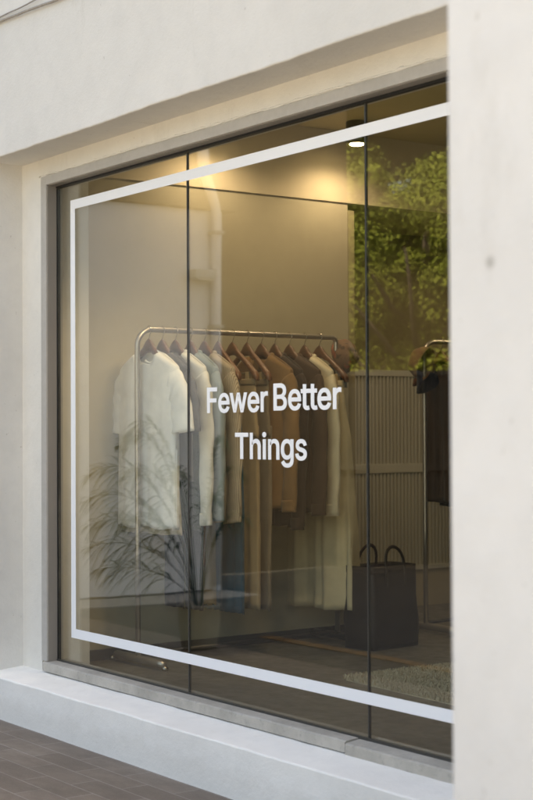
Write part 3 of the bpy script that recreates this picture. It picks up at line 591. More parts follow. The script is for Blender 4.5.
ZN = -.085       # top of the shoulders below the rail for a garment on a hanger
def shirt(name, y, mat, hem, label, cat, sw=.238, hw=.25, sl='long', sd=1, rz=0, collar='crew', amp=.021, k=26, slz=None, dx=0, x=None, z=RL, buttons=0, sw_end=None, group='clothes hanging on the long rack', th=(.034, .045), neck=None):
    xx = (rail(y)[0] if x is None else x)+dx
    t = empty(name, (xx, y, z), RRZ+rz, label, cat, group)
    z0 = ZN; slope = .60; H = hem-z
    nk = neck or {'crew': (.088, .092, .018), 'shirt': (.078, .065, .022)}[collar]
    b = obj('body', body_bm(z0, slope, [(0, sw), (.12, sw+.012), (.3, (sw+hw)/2), (1, hw)], H, th=th, amp=amp, k=k, sd=sd, neck=nk), mat, t, True); solid(b)
    ze = z0-slope*sw**1.15
    for s_ in (() if sl == 'none' else (-1, 1)):
        if sl == 'short':
            e = (sw_end or .345); q = sleeve_bm((s_*(sw-.065), 0, ze-.072), (s_*(sw+.03), -.004, ze-.105), (s_*e, -.01, (slz or 1.30)-z), .082, .080, .34, sd+s_)
        else:
            e = (sw_end or sw+.045)
            q = sleeve_bm((s_*(sw-.045), 0, ze-.066), (s_*(sw+.035), -.01, ze-.15), (s_*e, -.022, (slz or hem+.02)-z), .066, .046, .48, sd+s_*2, .004, 34)
        o = obj('sleeve', q, mat, t, True); solid(o)
        if sl != 'short':
            zc = (slz or hem+.02)-z
            solid(obj('cuff', sleeve_bm((s_*e-s_*.004, -.021, zc+.058), (s_*e-s_*.002, -.022, zc+.03), (s_*e, -.022, zc-.004), .0475, .0485, .50, sd+s_*2, .0, 6), mat, t, True), .003)
    # collar following the neck line
    bm = bmesh.new(); n = 40; P = []
    for i in range(n+1):
        an = 2*PI*i/n; cx, sx = math.cos(an), math.sin(an); x_ = nk[0]*cx
        zt = z0-slope*abs(x_)**1.15-(nk[1] if sx < 0 else nk[2])*math.sqrt(max(0, 1-cx*cx))**.8
        P.append((x_, (.020)*math.copysign(abs(sx)**.65, sx), zt))
    if collar == 'crew':
        ring_prev = None
        for i, p in enumerate(P):
            inw = Vector((-p[0], 0, (.03 if math.sin(2*PI*i/n) < 0 else .012))).normalized()
            a_, b_ = Vector(p), Vector(p)+inw*.019
            off = Vector((0, -.004 if math.sin(2*PI*i/n) < 0 else .004, 0))
            q = [bm.verts.new(a_+off), bm.verts.new(b_+off*.6), bm.verts.new(b_-off*.3), bm.verts.new(a_-off*.3)]
            if ring_prev:
                for c in range(4): bm.faces.new((ring_prev[c], ring_prev[(c+1) % 4], q[(c+1) % 4], q[c]))
            ring_prev = q
        obj('neckband', bm, mat, t, True)
    else:
        prev = None
        for i in range(n+1):
            an = -PI/2+.18+(2*PI-.36)*i/n; cx, sx = math.cos(an), math.sin(an); x_ = nk[0]*cx
            zt = z0-slope*abs(x_)**1.15-(nk[1] if sx < 0 else nk[2])*math.sqrt(max(0, 1-cx*cx))**.8
            yy = .022*math.copysign(abs(sx)**.65, sx); out = Vector((cx, sx*.5, 0)).normalized()
            tipf = max(0, 1-min(i, n-i)/6.0)
            a0 = Vector((x_, yy, zt-.004)); a1 = a0+Vector((0, 0, .016)); a2 = a1+out*.012+Vector((0, 0, -.004)); a3 = a0+out*(.020+.006*tipf)+Vector((0, 0, -.010-.035*tipf))
            q = [bm.verts.new(v) for v in (a0, a1, a2, a3)]
            if prev:
                for c in range(3): bm.faces.new((prev[c], prev[c+1], q[c+1], q[c]))
            prev = q
        solid(obj('collar', bm, mat, t, True), .003)
    if buttons:
        zb0 = z0-.12
        for i in range(buttons):
            zb = zb0+(H+.05-zb0)*i/(buttons-1); yb = -(th[1]+.002)
            v = (z0-zb)/(z0-H); yb += fold(0.05, v, sd, k, amp*min(1, v*1.35)**1.1)*.5
            bm = bmesh.new(); tube(bm, [(.05, yb-.008, zb), (.05, yb+.004, zb)], .0058, 12); obj('button', bm, M['pearl'], t, True)
    return t
def trousers(y, mat, hem, label, rz=0, w_=.19, sd=1, top=None, dx=0, leg=.105, gap=.0, group='clothes hanging on the long rack', th=.02, name='trousers', cuff=False):
    xx = rail(y)[0]+dx; t = empty(name, (xx, y, RL), RRZ+rz, label, 'trousers', group)
    zt = (top or 1.61)-RL; H = hem-RL
    bm = body_bm(zt, 0, [(0, w_), (.4, w_*1.05), (1, w_*1.12)], zt-.30, th=(.012, th), amp=.005, k=20, sd=sd, neck=None, n=80, m_=16)
    solid(obj('hips', bm, mat, t, True))
    for s_ in (-1, 1):
        bm = body_bm(zt-.24, 0, [(0, w_*.56), (.5, leg), (1, leg*.96)], H, th=(th*.9, th), amp=.011, k=34, sd=sd+s_, neck=None, n=60, m_=36, hemwave=.003)
        for v in bm.verts: v.co.x += s_*(w_*.54+gap); v.co.y += s_*.004
        lg = solid(obj('leg', bm, mat, t, True))
        if cuff:
            bm = body_bm(H+.075, 0, [(0, leg+.002), (1, leg*.98+.002)], H-.002, th=(th+.004, th+.004), amp=.011, k=34, sd=sd+s_, neck=None, n=60, m_=6, hemwave=.003)
            for v in bm.verts: v.co.x += s_*(w_*.54+gap); v.co.y += s_*.004
            solid(obj('cuff', bm, mat, lg, True))
    bm = body_bm(zt+.001, 0, [(0, w_+.003), (1, w_+.003)], zt-.036, th=(.014, .015), amp=.003, k=20, sd=sd, neck=None, n=80, m_=4, hemwave=0)
    solid(obj('waistband', bm, mat, t, True), .004)
    return t
def skirt(y, mat, hem, label, w0=.19, w1=.30, sd=1, amp=.03, k=22, rz=0, dx=0, top=None, name='skirt', cat='skirt', th=(.012, .05), group='clothes hanging on the long rack'):
    xx = rail(y)[0]+dx; t = empty(name, (xx, y, RL), RRZ+rz, label, cat, group)
    zt = (top or 1.61)-RL
    solid(obj('body', body_bm(zt, 0, [(0, w0), (.35, (w0*.6+w1*.4)), (1, w1)], hem-RL, th=th, amp=amp, k=k, sd=sd, neck=None, n=200, m_=50, hemwave=.004), mat, t, True))
    solid(obj('waistband', body_bm(zt+.002, 0, [(0, w0+.003), (1, w0+.003)], zt-.035, th=(.014, .015), amp=.002, k=k, sd=sd, neck=None, n=100, m_=4, hemwave=0), mat, t, True), .004)
    return t
HY = [3.935, 4.015, 4.095, 4.188, 4.275, 4.362, 4.455, 4.55, 4.645, 4.735, 4.835, 4.94, 5.045]
# hangers
hang(HY[0], False, R(2), 'wooden hanger nearest the glass, inside the white t-shirt')
hang(HY[1], False, R(-3), 'wooden hanger holding the grey t-shirt')
hang(HY[2], False, R(3), 'wooden hanger inside the white long sleeved shirt')
hang(HY[3], False, R(-2), 'wooden hanger inside the blue grey shirt')
hang(HY[4], False, R(1), 'wooden hanger inside the striped beige shirt')
hang(HY[5], True, R(-4), 'bare wooden clip hanger right behind the striped shirt')
hang(HY[6], True, R(2), 'bare wooden clip hanger above the khaki trousers')
hang(HY[7], True, R(-2), 'bare wooden clip hanger above the taupe trousers')
hang(HY[8], False, R(3), 'wooden hanger inside the golden tan shirt')
hang(HY[9], False, R(-3), 'wooden hanger inside the dark brown shirt')
hang(HY[10], False, R(2), 'wooden hanger inside the brown button shirt')
hang(HY[11], False, R(-2), 'wooden hanger inside the cream shirt')
hang(HY[12], True, R(6), 'bare wooden hanger at the far end of the rail beside the floral cap')
# the clothes, nearest first
shirt('t_shirt', HY[0], F['white'], .865, 'white crew neck t-shirt at the window end of the rail', 't-shirt', sw=.238, hw=.245, sl='short', sd=.7, rz=R(2), amp=.019, k=19, slz=1.34, sw_end=.292)
skirt(HY[0]+.035, F['offwhite'], .835, 'off white long top hanging behind the white t-shirt', w0=.19, w1=.235, sd=2.1, amp=.016, rz=R(2), dx=-.06, top=1.60, name='undershirt', cat='top', th=(.012, .03))
shirt('t_shirt', HY[1], F['grey'], 1.10, 'dark grey t-shirt just behind the white t-shirt', 't-shirt', sw=.238, hw=.24, sl='short', sd=2.2, rz=R(-3), amp=.008, k=22, slz=1.34, sw_end=.275)
skirt(HY[1]+.04, F['green'], .855, 'dark bottle green top hanging below the grey t-shirt', w0=.20, w1=.215, sd=3.1, amp=.014, dx=.035, top=1.5, name='blouse', cat='top', th=(.012, .03))
shirt('long_sleeved_shirt', HY[2], F['white2'], .895, 'white long sleeved collared shirt between grey tee and blue grey shirt', 'shirt', sw=.238, hw=.225, sd=4.3, rz=R(3), collar='shirt', slz=.885, sw_end=.258)
trousers(HY[2]+.038, F['navy'], .455, 'dark navy trousers hanging low below the white shirt', sd=1.4, dx=.02, w_=.15, leg=.075)
shirt('long_sleeved_shirt', HY[3], F['bluegrey'], .915, 'pale blue grey long sleeved shirt', 'shirt', sw=.238, hw=.24, sd=5.6, rz=R(-2), collar='shirt', slz=.905, sw_end=.270)
trousers(HY[3]+.038, F['rust'], .66, 'rust orange cropped trousers below the blue grey shirt', sd=2.6, dx=-.12, w_=.15, leg=.085)
shirt('long_sleeved_shirt', HY[4], F['beige'], .885, 'beige long sleeved shirt with fine brown stripes', 'shirt', sw=.238, hw=.24, sd=6.9, rz=R(1), collar='shirt', slz=.895, sw_end=.272)
trousers(HY[4]+.04, F['sand'], .455, 'sand coloured cuffed trousers between the two dark blue pairs', sd=3.7, dx=-.10, w_=.09, leg=.055, cuff=True)
trousers(HY[5], F['denim'], .425, 'wide dark blue jeans on a clip hanger', sd=4.1, rz=R(-4), w_=.175, leg=.115, dx=.01)
trousers(HY[6], F['khaki'], .435, 'khaki beige trousers on a clip hanger', sd=5.2, rz=R(2), w_=.18, leg=.105, dx=.0)
trousers(HY[7], F['taupe'], .425, 'olive taupe trousers on a clip hanger', sd=6.4, rz=R(-2), w_=.185, leg=.115, dx=.0)
shirt('long_sleeved_shirt', HY[8], F['gold'], .935, 'golden tan shirt with its shoulder showing', 'shirt', sw=.238, hw=.215, sd=7.7, rz=R(3), collar='shirt', slz=.93, sw_end=.235)
shirt('long_sleeved_shirt', HY[9], F['dkbrown'], .845, 'very dark brown shirt hanging lowest of the shirts', 'shirt', sw=.238, hw=.215, sd=8.1, rz=R(-3), collar='shirt', slz=.835, sw_end=.225)
shirt('long_sleeved_shirt', HY[10], F['brown'], .915, 'brown shirt with small pearl buttons', 'shirt', sw=.238, hw=.235, sd=9.4, rz=R(2), collar='shirt', slz=.905, sw_end=.252, buttons=7)
shirt('long_sleeved_shirt', HY[11], F['cream'], .905, 'cream shirt at the far end of the rail', 'shirt', sw=.238, hw=.225, sd=10.2, rz=R(-2), collar='shirt', slz=.90, sw_end=.262)
skirt(HY[12], F['ecru'], .385, 'long cream pleated skirt reaching lowest at the far end', w0=.19, w1=.275, sd=1.9, amp=.036, k=27, rz=R(6), dx=-.02)

# second rack beyond the end of the wall
R2X, R2Y = -6.50, 5.80
rack(R2X, R2Y, RRZ, 'steel tube rack deeper in the shop behind the black bag')
def hang2(y, clips, rz, label):
    return hang(y, clips, rz, label, x=R2X-math.sin(RRZ)*(y-R2Y))
hang2(5.94, False, R(3), 'wooden hanger on the rack deeper in the shop, nearest its cap')
for i, (yy, mt, hm, lb) in enumerate(((5.94, 'umber', .93, 'very dark umber blouse nearest the brown cap on the deeper rack'), (6.06, 'black', .90, 'black long shirt behind the umber blouse on the deeper rack'), (6.18, 'slate', .95, 'slate coloured shirt furthest along the deeper rack'))):
    if i: hang2(yy, False, R(-2+i), ['', 'wooden hanger inside the black shirt on the deeper rack', 'wooden hanger inside the slate shirt on the deeper rack'][i])
    shirt('blouse', yy, F[mt], hm, lb, 'shirt', sw=.15, hw=.165, sl='none', sd=3.3*i+1, x=R2X+.02-math.sin(RRZ)*(yy-R2Y), group='dark clothes on the deeper rack', sw_end=.215, collar='shirt')

# fluted screen standing in the recess at the back
fs = empty('fluted_screen', (-7.5, 5.5, FLZ), 0, 'pale fluted screen in two tiers behind the second rack', 'screen')
a = NT('fluted_panel_paint'); g = a.noise(4, 4); M['fluted'] = a.done(a.mix(g, (.52, .505, .45), (.60, .585, .52)), .55)
for za, zb in ((.27, .875), (.935, 1.50)):
    bm = bmesh.new(); y = .004
    while y < 3.17:
        c_ = [(.016, y), (.026, y+.003), (.029, y+.010), (.026, y+.017), (.016, y+.020)]
        lo = [bm.verts.new((p, q, za)) for p, q in c_]; hi = [bm.verts.new((p, q, zb)) for p, q in c_]
        for i in range(4): bm.faces.new((lo[i], lo[i+1], hi[i+1], hi[i]))
        y += .030
    obj('fluted_panel', bm, M['fluted'], fs)
for za, zb in ((.24, .27), (.875, .935), (1.50, 1.54)):
    bm = bmesh.new(); box(bm, 0, .033, 0, 3.2, za, zb, .003); obj('rail', bm, M['fluted'], fs)
bm = bmesh.new(); box(bm, 0, .015, 0, 3.2, 0, 1.5); obj('backing', bm, M['indark'], fs)
for yy in (.04, 1.6, 3.1):
    bm = bmesh.new(); box(bm, -.01, .05, yy, yy+.05, 0, .24, .003); obj('foot', bm, M['darksteel'], fs)

# caps: crown axis local +Z, opening at z=0, visor towards +Y
def cap(loc, zax, yax, mat, vmat, label):
    t = empty('cap', loc, 0, label, 'cap', 'caps hooked on the rack ends')
    z = Vector(zax).normalized(); y = (Vector(yax)-z*Vector(yax).dot(z)).normalized(); x = y.cross(z)
    mm = Matrix((x, y, z)).transposed().to_4x4(); mm.translation = Vector(loc); t.matrix_world = mm
    bm = bmesh.new(); n = 48; rings = []
    for j in range(13):
        e = j/12*PI/2; ring = []
        for k in range(n):
            an = 2*PI*k/n; seam = 1-.012*(k % 8 == 0)
            q = 1+.07*noise.noise(Vector((math.cos(an)*1.6, math.sin(an)*1.6, e*2+loc[1])))
            r_ = .088*math.cos(e)**.75*seam*q if j < 12 else .001
            ring.append(bm.verts.new((r_*.92*math.cos(an), r_*1.08*math.sin(an), .105*math.sin(e)**.9*q)))
        rings.append(ring)
    for j in range(12):
        for k in range(n): bm.faces.new((rings[j][k], rings[j][(k+1) % n], rings[j+1][(k+1) % n], rings[j+1][k]))
    solid(obj('crown', bm, mat, t, True), .002)
    bm = bmesh.new(); g = []
    for i in range(13):
        an = R(25+130*i/12); row = []
        for j in range(6):
            s_ = j/5; r_ = .088+s_*.072*math.sin((an-R(25))/R(130)*PI)**.5
            row.append(bm.verts.new((r_*.92*math.cos(an), r_*1.08*math.sin(an)-s_*.0, .002-.9*(r_*math.cos(an))**2*6*s_-.012*s_)))
        g.append(row)
    for i in range(12):
        for j in range(5): bm.faces.new((g[i][j], g[i][j+1], g[i+1][j+1], g[i+1][j]))
    solid(obj('visor', bm, vmat, t, True), .003)
    bm = bmesh.new(); lathe(bm, [(0, .110), (.006, .109), (.007, .105), (0, .104)], 12); obj('top_button', bm, vmat, t, True)
    return t
cap((-6.545, 5.215, 1.745), (.80, .35, .30), (.25, .0, -1), F['floral'], F['slate'], 'brown floral patterned cap hooked on the far end of the window rack')
cap((-6.44, 5.76, 1.715), (-.85, -.25, .32), (.28, .05, -1), F['capbrown'], F['navy'], 'plain brown cap with a dark navy visor on the deeper rack')

# tote bag on the floor
a = NT('bag_leather'); g = a.noise(90, 4, .6); g2 = a.noise(6, 4)
M['leather'] = a.done(a.mix(g2, (.014, .009, .007), (.030, .020, .016)), .48, a.bump(g, .25, .002, a.bump(g2, .3, .01)), spec=.4)
a = NT('bag_suede'); g = a.noise(50, 4, .6)
M['suede'] = a.done(a.mix(g, (.028, .014, .012), (.048, .024, .020)), .8, a.bump(g, .2, .002))
bg_ = empty('tote_bag', (-6.235, 5.245, FLZ), R(6), 'large black leather tote bag standing on the shop floor', 'bag')
bm = bmesh.new(); rings = []
for j in range(15):
    t_ = j/14; z = .43*t_; hx = .115*(1-.10*t_)*(1+.05*math.sin(PI*t_)); hy = .182*(1-.05*t_)*(1+.03*math.sin(PI*t_)); ring = []
    for i in range(48):
        an = 2*PI*i/48; cx, sx = math.cos(an), math.sin(an)
        x = hx*math.copysign(abs(cx)**.22, cx); y = hy*math.copysign(abs(sx)**.22, sx)
        y += .0*t_; x += .006*noise.noise(Vector((x*8, y*8, z*9)))*2-.010*t_*abs(sx)**8*math.copysign(1, x)*1.6
        ring.append(bm.verts.new((x, y, z+.006*noise.noise(Vector((x*12, y*12, 5)))*t_)))
    rings.append(ring)
for j in range(14):
    for i in range(48): bm.faces.new((rings[j][i], rings[j][(i+1) % 48], rings[j+1][(i+1) % 48], rings[j+1][i]))
bm.faces.new(rings[0][::-1]); solid(obj('bag_body', bm, M['leather'], bg_, True), .004)
bm = bmesh.new(); box(bm, -.095, -.09, -.165, .165, .02, .425); box(bm, -.1165, -.1145, -.10, .10, .1, .2); obj('lining', bm, M['suede'], bg_)
bm = bmesh.new()
for sx in (-1, 1):
    P = []
    for i in range(48+1): pass
    ring0 = [(hx_*.0) for hx_ in (0,)]
prev = None
for i in range(49):
    an = 2*PI*i/48; cx, sx = math.cos(an), math.sin(an)
    x = .108*math.copysign(abs(cx)**.22, cx); y = .176*math.copysign(abs(sx)**.22, sx)
    q = [bm.verts.new((x, y, .398)), bm.verts.new((x, y, .436)), bm.verts.new((x*.955, y*.97, .436)), bm.verts.new((x*.955, y*.97, .398))]
    if prev:
        for c in range(4): bm.faces.new((prev[c], prev[(c+1) % 4], q[(c+1) % 4], q[c]))
    prev = q
obj('top_rim', bm, M['leather'], bg_, True)
for sx in (-1, 1):
    bm = bmesh.new(); P = [(sx*.108, -.070, .33), (sx*.110, -.070, .40)]
    for k in range(11):
        an = PI*k/10; P.append((sx*(.105-.02*math.sin(an)), -.070*math.cos(an), .43+.105*math.sin(an)**.8))
    P += [(sx*.110, .070, .40), (sx*.108, .070, .33)]
    tube(bm, P, .0095, 8, flat=.6); obj('handle', bm, M['suede' if sx < 0 else 'leather'], bg_, True)

# rug: thick woven pile, a mass of short tufts on a base
a = NT('rug_wool'); g = a.noise(18, 4, .7); g2 = a.noise(110, 3, .7)
M['rug'] = a.done(a.mix(a.ramp(g2, [(.3, (0,0,0)), (.7, (1,1,1))]), (.52, .44, .30), a.mix(g, (.70, .62, .44), (.80, .73, .56))), .95, a.bump(g2, .6, .01), spec=.1)
rg = empty('rug', (-4.6, 4.75, FLZ), R(-3), 'shaggy beige wool rug on the dark shop floor', 'rug')
rw, rl = 2.2, .62
bm = bmesh.new(); box(bm, -.86, -.86+rw, -.40, -.40+rl, 0, .014); obj('backing', bm, M['rug'], rg)
bm = bmesh.new()
for i in range(40000):
    x = -.87+rnd.random()*(rw+.02) if i % 3 else -.87+rnd.random()*1.2
    y = -.41+rnd.random()*(rl+.02)
    h = .012+rnd.random()*.014; an = rnd.random()*PI*2; wx = .0026
    lx, ly = rnd.uniform(-.008, .008), rnd.uniform(-.008, .008)
    c, s_ = math.cos(an)*wx, math.sin(an)*wx
    v = [bm.verts.new(p) for p in ((x-c, y-s_, .008), (x+c, y+s_, .008), (x+c*.7+lx, y+s_*.7+ly, .008+h), (x-c*.7+lx, y-s_*.7+ly, .008+h))]
    bm.faces.new(v)
obj('pile', bm, M['rug'], rg)

# ------------------------------------------------------------------ across the forecourt: everything the glass mirrors
# white boundary wall at the left end; beam added above to hide mirrored sky
ww = empty('boundary_wall', (-10.65, 3.1, 0), 0, 'long white boundary wall at the left end of the forecourt', 'wall')
def ww_(name, bm, mat):
    for v in bm.verts: v.co -= Vector((-10.65, 3.1, 0))
    return obj(name, bm, mat, ww)
bm = bmesh.new(); box(bm, -10.95, -10.65, -.40, 3.14, -.1, 3.21, .01); ww_('wall_body', bm, M['wingwall'])
bm = bmesh.new(); box(bm, -10.652, -10.643, -.30, 3.14, .0, .012); ww_('base_line', bm, M['skirt'])
cn = empty('added_beam', (-10.2, 3.1, 3.9), 0, 'added deep brown beam along the top of the white boundary wall, hides the mirrored sky', 'beam')
def cn_(name, bm, mat):
    for v in bm.verts: v.co -= Vector((-10.2, 3.1, 3.9))
    return obj(name, bm, mat, cn)
bm = bmesh.new(); box(bm, -10.93, -10.60, -.55, 3.138, 3.213, 3.898, .01); cn_('beam_body', bm, M['beam'])
bm = bmesh.new(); box(bm, -10.97, -10.56, -.58, 3.136, 3.90, 3.94, .01); cn_('capping', bm, M['beam'])
bm = bmesh.new(); box(bm, -13.4, -11.9, -2.80, .9, -.1, 4.85, .01)  # added to fill this stretch of the reflection and keep sky out
tag(obj('outbuilding', bm, M['tan']), 'added plain tan rendered outbuilding behind the end of the white wall', 'building')
# downpipe with a swan neck, wall lamp
dp = empty('downpipe', (-10.60, -.31, 0), 0, 'pale downpipe with a bent top at the end of the white wall', 'pipe')
bm = bmesh.new(); P = [(0, 0, .05), (0, 0, 1.5), (0, 0, 2.95), (0, .0, 3.10), (.02, .03, 3.24), (.06, .10, 3.36), (.10, .17, 3.46), (.10, .19, 3.60), (.10, .19, 3.9)]
tube(bm, P, .042, 14); obj('pipe', bm, M['wingwall'], dp, True)
for z in (.8, 2.2, 3.0):
    bm = bmesh.new(); box(bm, -.052, .05, -.05, .05, z, z+.03, .004); obj('bracket', bm, M['frame'], dp)
wl = empty('wall_lamp', (-10.65, -.16, 2.63), 0, 'small box shaped lamp fixed high on the white wall', 'lamp')
bm = bmesh.new(); box(bm, .0, .13, -.10, .10, -.02, .06, .01); obj('lamp_box', bm, M['paleb'], wl)
bm = bmesh.new(); box(bm, .01, .12, -.08, .08, -.034, -.0205, .003); obj('lamp_lens', bm, M['pearl'], wl)

# corrugated fence, added so the lower mirrored view stays dark
fd = Vector((-11.08+11.74, -3.46+2.74, 0)).normalized(); fn = Vector((-fd.y, fd.x, 0))
fc = empty('added_fence', (-11.86, -2.60, 0), 0, 'added dark corrugated metal fence behind the forecourt, keeps the mirrored view dark', 'fence')
a = NT('dark_fence_sheet'); g = a.noise(3, 5, .7, scl=(1, 1, .25)); 
M['fence_dark'] = a.done(a.mix(g, (.022, .022, .018), (.038, .037, .03)), .6, spec=.35)
FL = 9.0; top, mid = 1.93, .97
def fpt(s, d, z): return Vector((fd.x*s+fn.x*d, fd.y*s+fn.y*d, z))
for (za, zb) in ((.04, mid-.03), (mid+.03, top-.03)):
    bm = bmesh.new(); prev = None; n = int(FL/.0105)
    for i in range(n+1):
        s = FL*i/n; ph = (s/.085) % 1; d = .011*max(-1, min(1, 2.2*math.sin(2*PI*ph)))
        q = [bm.verts.new(fpt(s, d, za)), bm.verts.new(fpt(s, d, zb))]
        if prev: bm.faces.new((prev[0], q[0], q[1], prev[1]))
        prev = q
    solid(obj('sheet', bm, M['fence_dark'], fc), .002)
def fbar(name, s0, s1, d0, d1, z0, z1):
    bm = bmesh.new(); V = [bm.verts.new(fpt(s, d, z)) for s in (s0, s1) for d in (d0, d1) for z in (z0, z1)]
    for f in ((0,1,3,2),(4,6,7,5),(0,4,5,1),(2,3,7,6),(0,2,6,4),(1,5,7,3)): bm.faces.new([V[i] for i in f])
    return obj(name, bm, M['fence_dark'], fc)
fbar('rail', 0, FL, -.03, .03, top-.045, top); fbar('rail', 0, FL, -.03, .03, mid-.03, mid+.03); fbar('rail', 0, FL, -.03, .03, 0, .04)
for i in range(5): fbar('post', i*2.2, i*2.2+.05, -.06, -.031, 0, top+.02)

# pale building far behind the tree
bm = bmesh.new(); box(bm, -27, -15, -17, -13, -.1, 5.8)
pb = empty('far_building', (-21, -15, 0), 0, 'pale low building beyond the fence and tree', 'building')
for v in bm.verts: v.co -= Vector((-21, -15, 0))
obj('wall', bm, M['paleb'], pb)
for k in range(4):
    bm = bmesh.new(); box(bm, -4.5+k*2.9, -3.2+k*2.9, 1.96, 2.02, 1.2, 2.6); obj('window', bm, M['skirt'], pb)

# high roof beyond the trees, added to block the sky from the glass
cp = empty('sky_cover', (-22, -10.6, 0), 0, 'added high flat roof on slim posts beyond the trees, blocks the mirrored sky', 'sky_cover')
bm = bmesh.new(); box(bm, -8, 8, -3.0, 3.0, 6.45, 6.8, .02); obj('roof', bm, M['soffit_paint'], cp)
for px_ in (-7.5, 0, 7.5):
    for py_ in (-2.7, 2.7):
        bm = bmesh.new(); tube(bm, [(px_, py_, 0), (px_, py_, 6.45)], .08, 10); obj('post', bm, M['beam'], cp, True)

# trees
a = NT('leaf_green'); g = a.noise(1.3, 3, .6); oi = a.noise(9, 2)
col = a.mix(g, (.11, .145, .018), (.20, .235, .035)); col = a.mix(a.ramp(oi, [(.4, (0,0,0)), (.7, (1,1,1))]), col, (.16, .18, .035))
M['leaf'] = a.done(col, .75, spec=.12); a.b.inputs['Transmission Weight'].default_value = 0
a = NT('bark'); g = a.noise(20, 5, .7, scl=(1, 1, .3)); M['bark'] = a.done(a.mix(g, (.05, .038, .026), (.12, .095, .07)), .9, a.bump(g, .6, .02))
def tree(x, y, h, cr, label, seed, nl=9000, trunk_h=None, low=.35):
    rd = random.Random(seed); t = empty('tree', (x, y, 0), 0, label, 'tree', 'trees beyond the fence')
    bm = bmesh.new(); th_ = trunk_h or h*.45
    P = [(0, 0, -.1), (.05, .03, th_*.4), (-.04, .06, th_), (.02, .02, h*.8)]
    tube(bm, P, [.17, .14, .10, .03], 10)
    ends = []
    for i in range(9):
        an = rd.random()*2*PI; z0 = th_*(.55+.5*rd.random()); e = (math.cos(an)*cr*.7, math.sin(an)*cr*.7, z0+rd.uniform(.5, 1.6))
        tube(bm, [(0, 0, z0), (e[0]*.5, e[1]*.5, z0+.35), e], [.06, .04, .015], 7); ends.append(e)
    obj('trunk', bm, M['bark'], t, True)
    bm = bmesh.new(); cl = []
    for i in range(70):
        u = Vector((rd.gauss(0, 1), rd.gauss(0, 1), rd.gauss(0, 1))).normalized()*(rd.random()**.45)
        cz = h*(low+1)/2; cl.append((Vector((u.x*cr, u.y*cr, cz+u.z*h*(1-low)/2)), rd.uniform(.25, .55)))
    for i in range(nl):
        c, r_ = cl[rd.randrange(len(cl))]
        d = Vector((rd.gauss(0, 1), rd.gauss(0, 1), rd.gauss(0, .8))); d = d.normalized()*r_*(rd.random()**.4); p = c+d
        nrm = (d.normalized()+Vector((rd.gauss(0, .6), rd.gauss(0, .6), .5+rd.gauss(0, .6)))).normalized()
        a_ = nrm.orthogonal().normalized(); a_ = Matrix.Rotation(rd.random()*6.28, 3, nrm) @ a_; b_ = nrm.cross(a_)
        L, W_ = rd.uniform(.020, .040), rd.uniform(.012, .021)
        v = [bm.verts.new(p+q) for q in (-a_*L, -b_*W_, a_*L, b_*W_)]; bm.faces.new(v)
    obj('crown', bm, M['leaf'], t)
tree(-14.7, -6.4, 5.35, 1.9, 'bushy sunlit tree in the middle beyond the fence', 3, 110000, low=.12)
tree(-16.6, -6.5, 4.85, 1.8, 'lower broad tree just right of the tan outbuilding', 5, 100000, low=.12)
tree(-14.2, -8.2, 5.4, 1.9, 'tree furthest to the right beyond the fence', 8, 80000, low=.12)
tree(-19.3, -9.6, 5.3, 2.6, 'taller tree standing back from the fence', 11, 60000, low=.12)

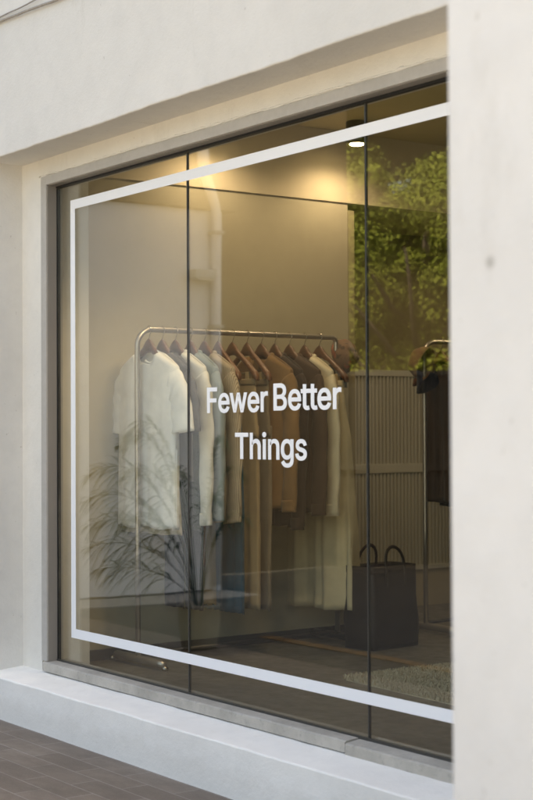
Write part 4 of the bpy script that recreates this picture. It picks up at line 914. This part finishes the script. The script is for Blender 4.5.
# potted palm on the forecourt
PX, PY = -7.86, 1.66
a = NT('pot_stoneware'); g = a.noise(14, 4); M['pot'] = a.done(a.mix(g, (.30, .26, .19), (.38, .33, .25)), .7, a.bump(g, .15, .004))
a = NT('palm_leaf'); g = a.noise(8, 3); M['palm'] = a.done(a.mix(g, (.02, .048, .008), (.045, .085, .015)), .45, spec=.4)
M['soil'] = NT('potting_soil').done((.02, .015, .012), .95)
pl = empty('potted_palm', (PX, PY, 0), 0, 'small palm with arching feathery fronds in a stoneware pot', 'plant')
bm = bmesh.new(); lathe(bm, [(0, 0), (.10, 0), (.112, .02), (.128, .14), (.132, .262), (.136, .272), (.130, .278), (.122, .272), (.120, .235), (0, .235)], 36); obj('pot', bm, M['pot'], pl, True)
bm = bmesh.new(); lathe(bm, [(0, .252), (.06, .249), (.121, .243)], 24); obj('soil', bm, M['soil'], pl, True)
rp = random.Random(21)
# (direction angle, length, lift)
for an, L, up in ((R(126), .66, .92), (R(131), .66, .42), (R(115), .70, .74), (R(135), .42, 1.2), (R(150), .5, .9), (R(100), .5, .6), (R(122), .46, 1.12), (R(306), .26, .9), (R(290), .30, .6), (R(60), .34, .9), (R(240), .32, .7), (R(330), .22, 1.1), (R(136), .62, .26), (R(118), .66, .58)):
    dr = Vector((math.cos(an), math.sin(an), 0)); side = Vector((-dr.y, dr.x, 0))
    bm = bmesh.new(); P = []
    for i in range(19):
        t = i/18; P.append(dr*(L*(t**1.35))+Vector((0, 0, .25+up*(1.7*t-t**2.2)*1.28))+side*.04*math.sin(t*2+an)*t+dr*.02)
    tube(bm, P, [.0045*(1-i/18*.75) for i in range(19)], 6)
    for i in range(6, 19):
        for s_ in (-1, 1):
            for sub in (0, .5):
                k = min(17.99, i+sub-.0); i0 = int(k); f = k-i0; p = P[i0]*(1-f)+P[i0+1]*f if i0 < 18 else P[18]
                tg = (P[min(18, i0+1)]-P[max(0, i0-1)]).normalized()
                t = k/18; ll = (.10+.26*math.sin(PI*min(1, (t-.30)/.72+.08))**.8)*rp.uniform(.75, 1.1)*(L/.75+.25)*.72
                d = (tg*.62+side*s_*.5+Vector((0, 0, rp.uniform(-.55, .75)))).normalized()
                wd_ = .0062; q0 = None
                for j in range(5):
                    u = j/4; c = p+d*ll*u+Vector((0, 0, -.55*ll*u*u)); ww2 = wd_*math.sin(PI*min(1, .15+u*.85))**.7 if j < 4 else .0006
                    nn = d.cross(Vector((0, 0, 1))).normalized()
                    q = [bm.verts.new(c+nn*ww2+Vector((0, 0, ww2*.5))), bm.verts.new(c-nn*ww2+Vector((0, 0, ww2*.5)))]
                    if q0: bm.faces.new((q0[0], q0[1], q[1], q[0]))
                    q0 = q
    me_o = obj('frond', bm, M['palm'], pl)
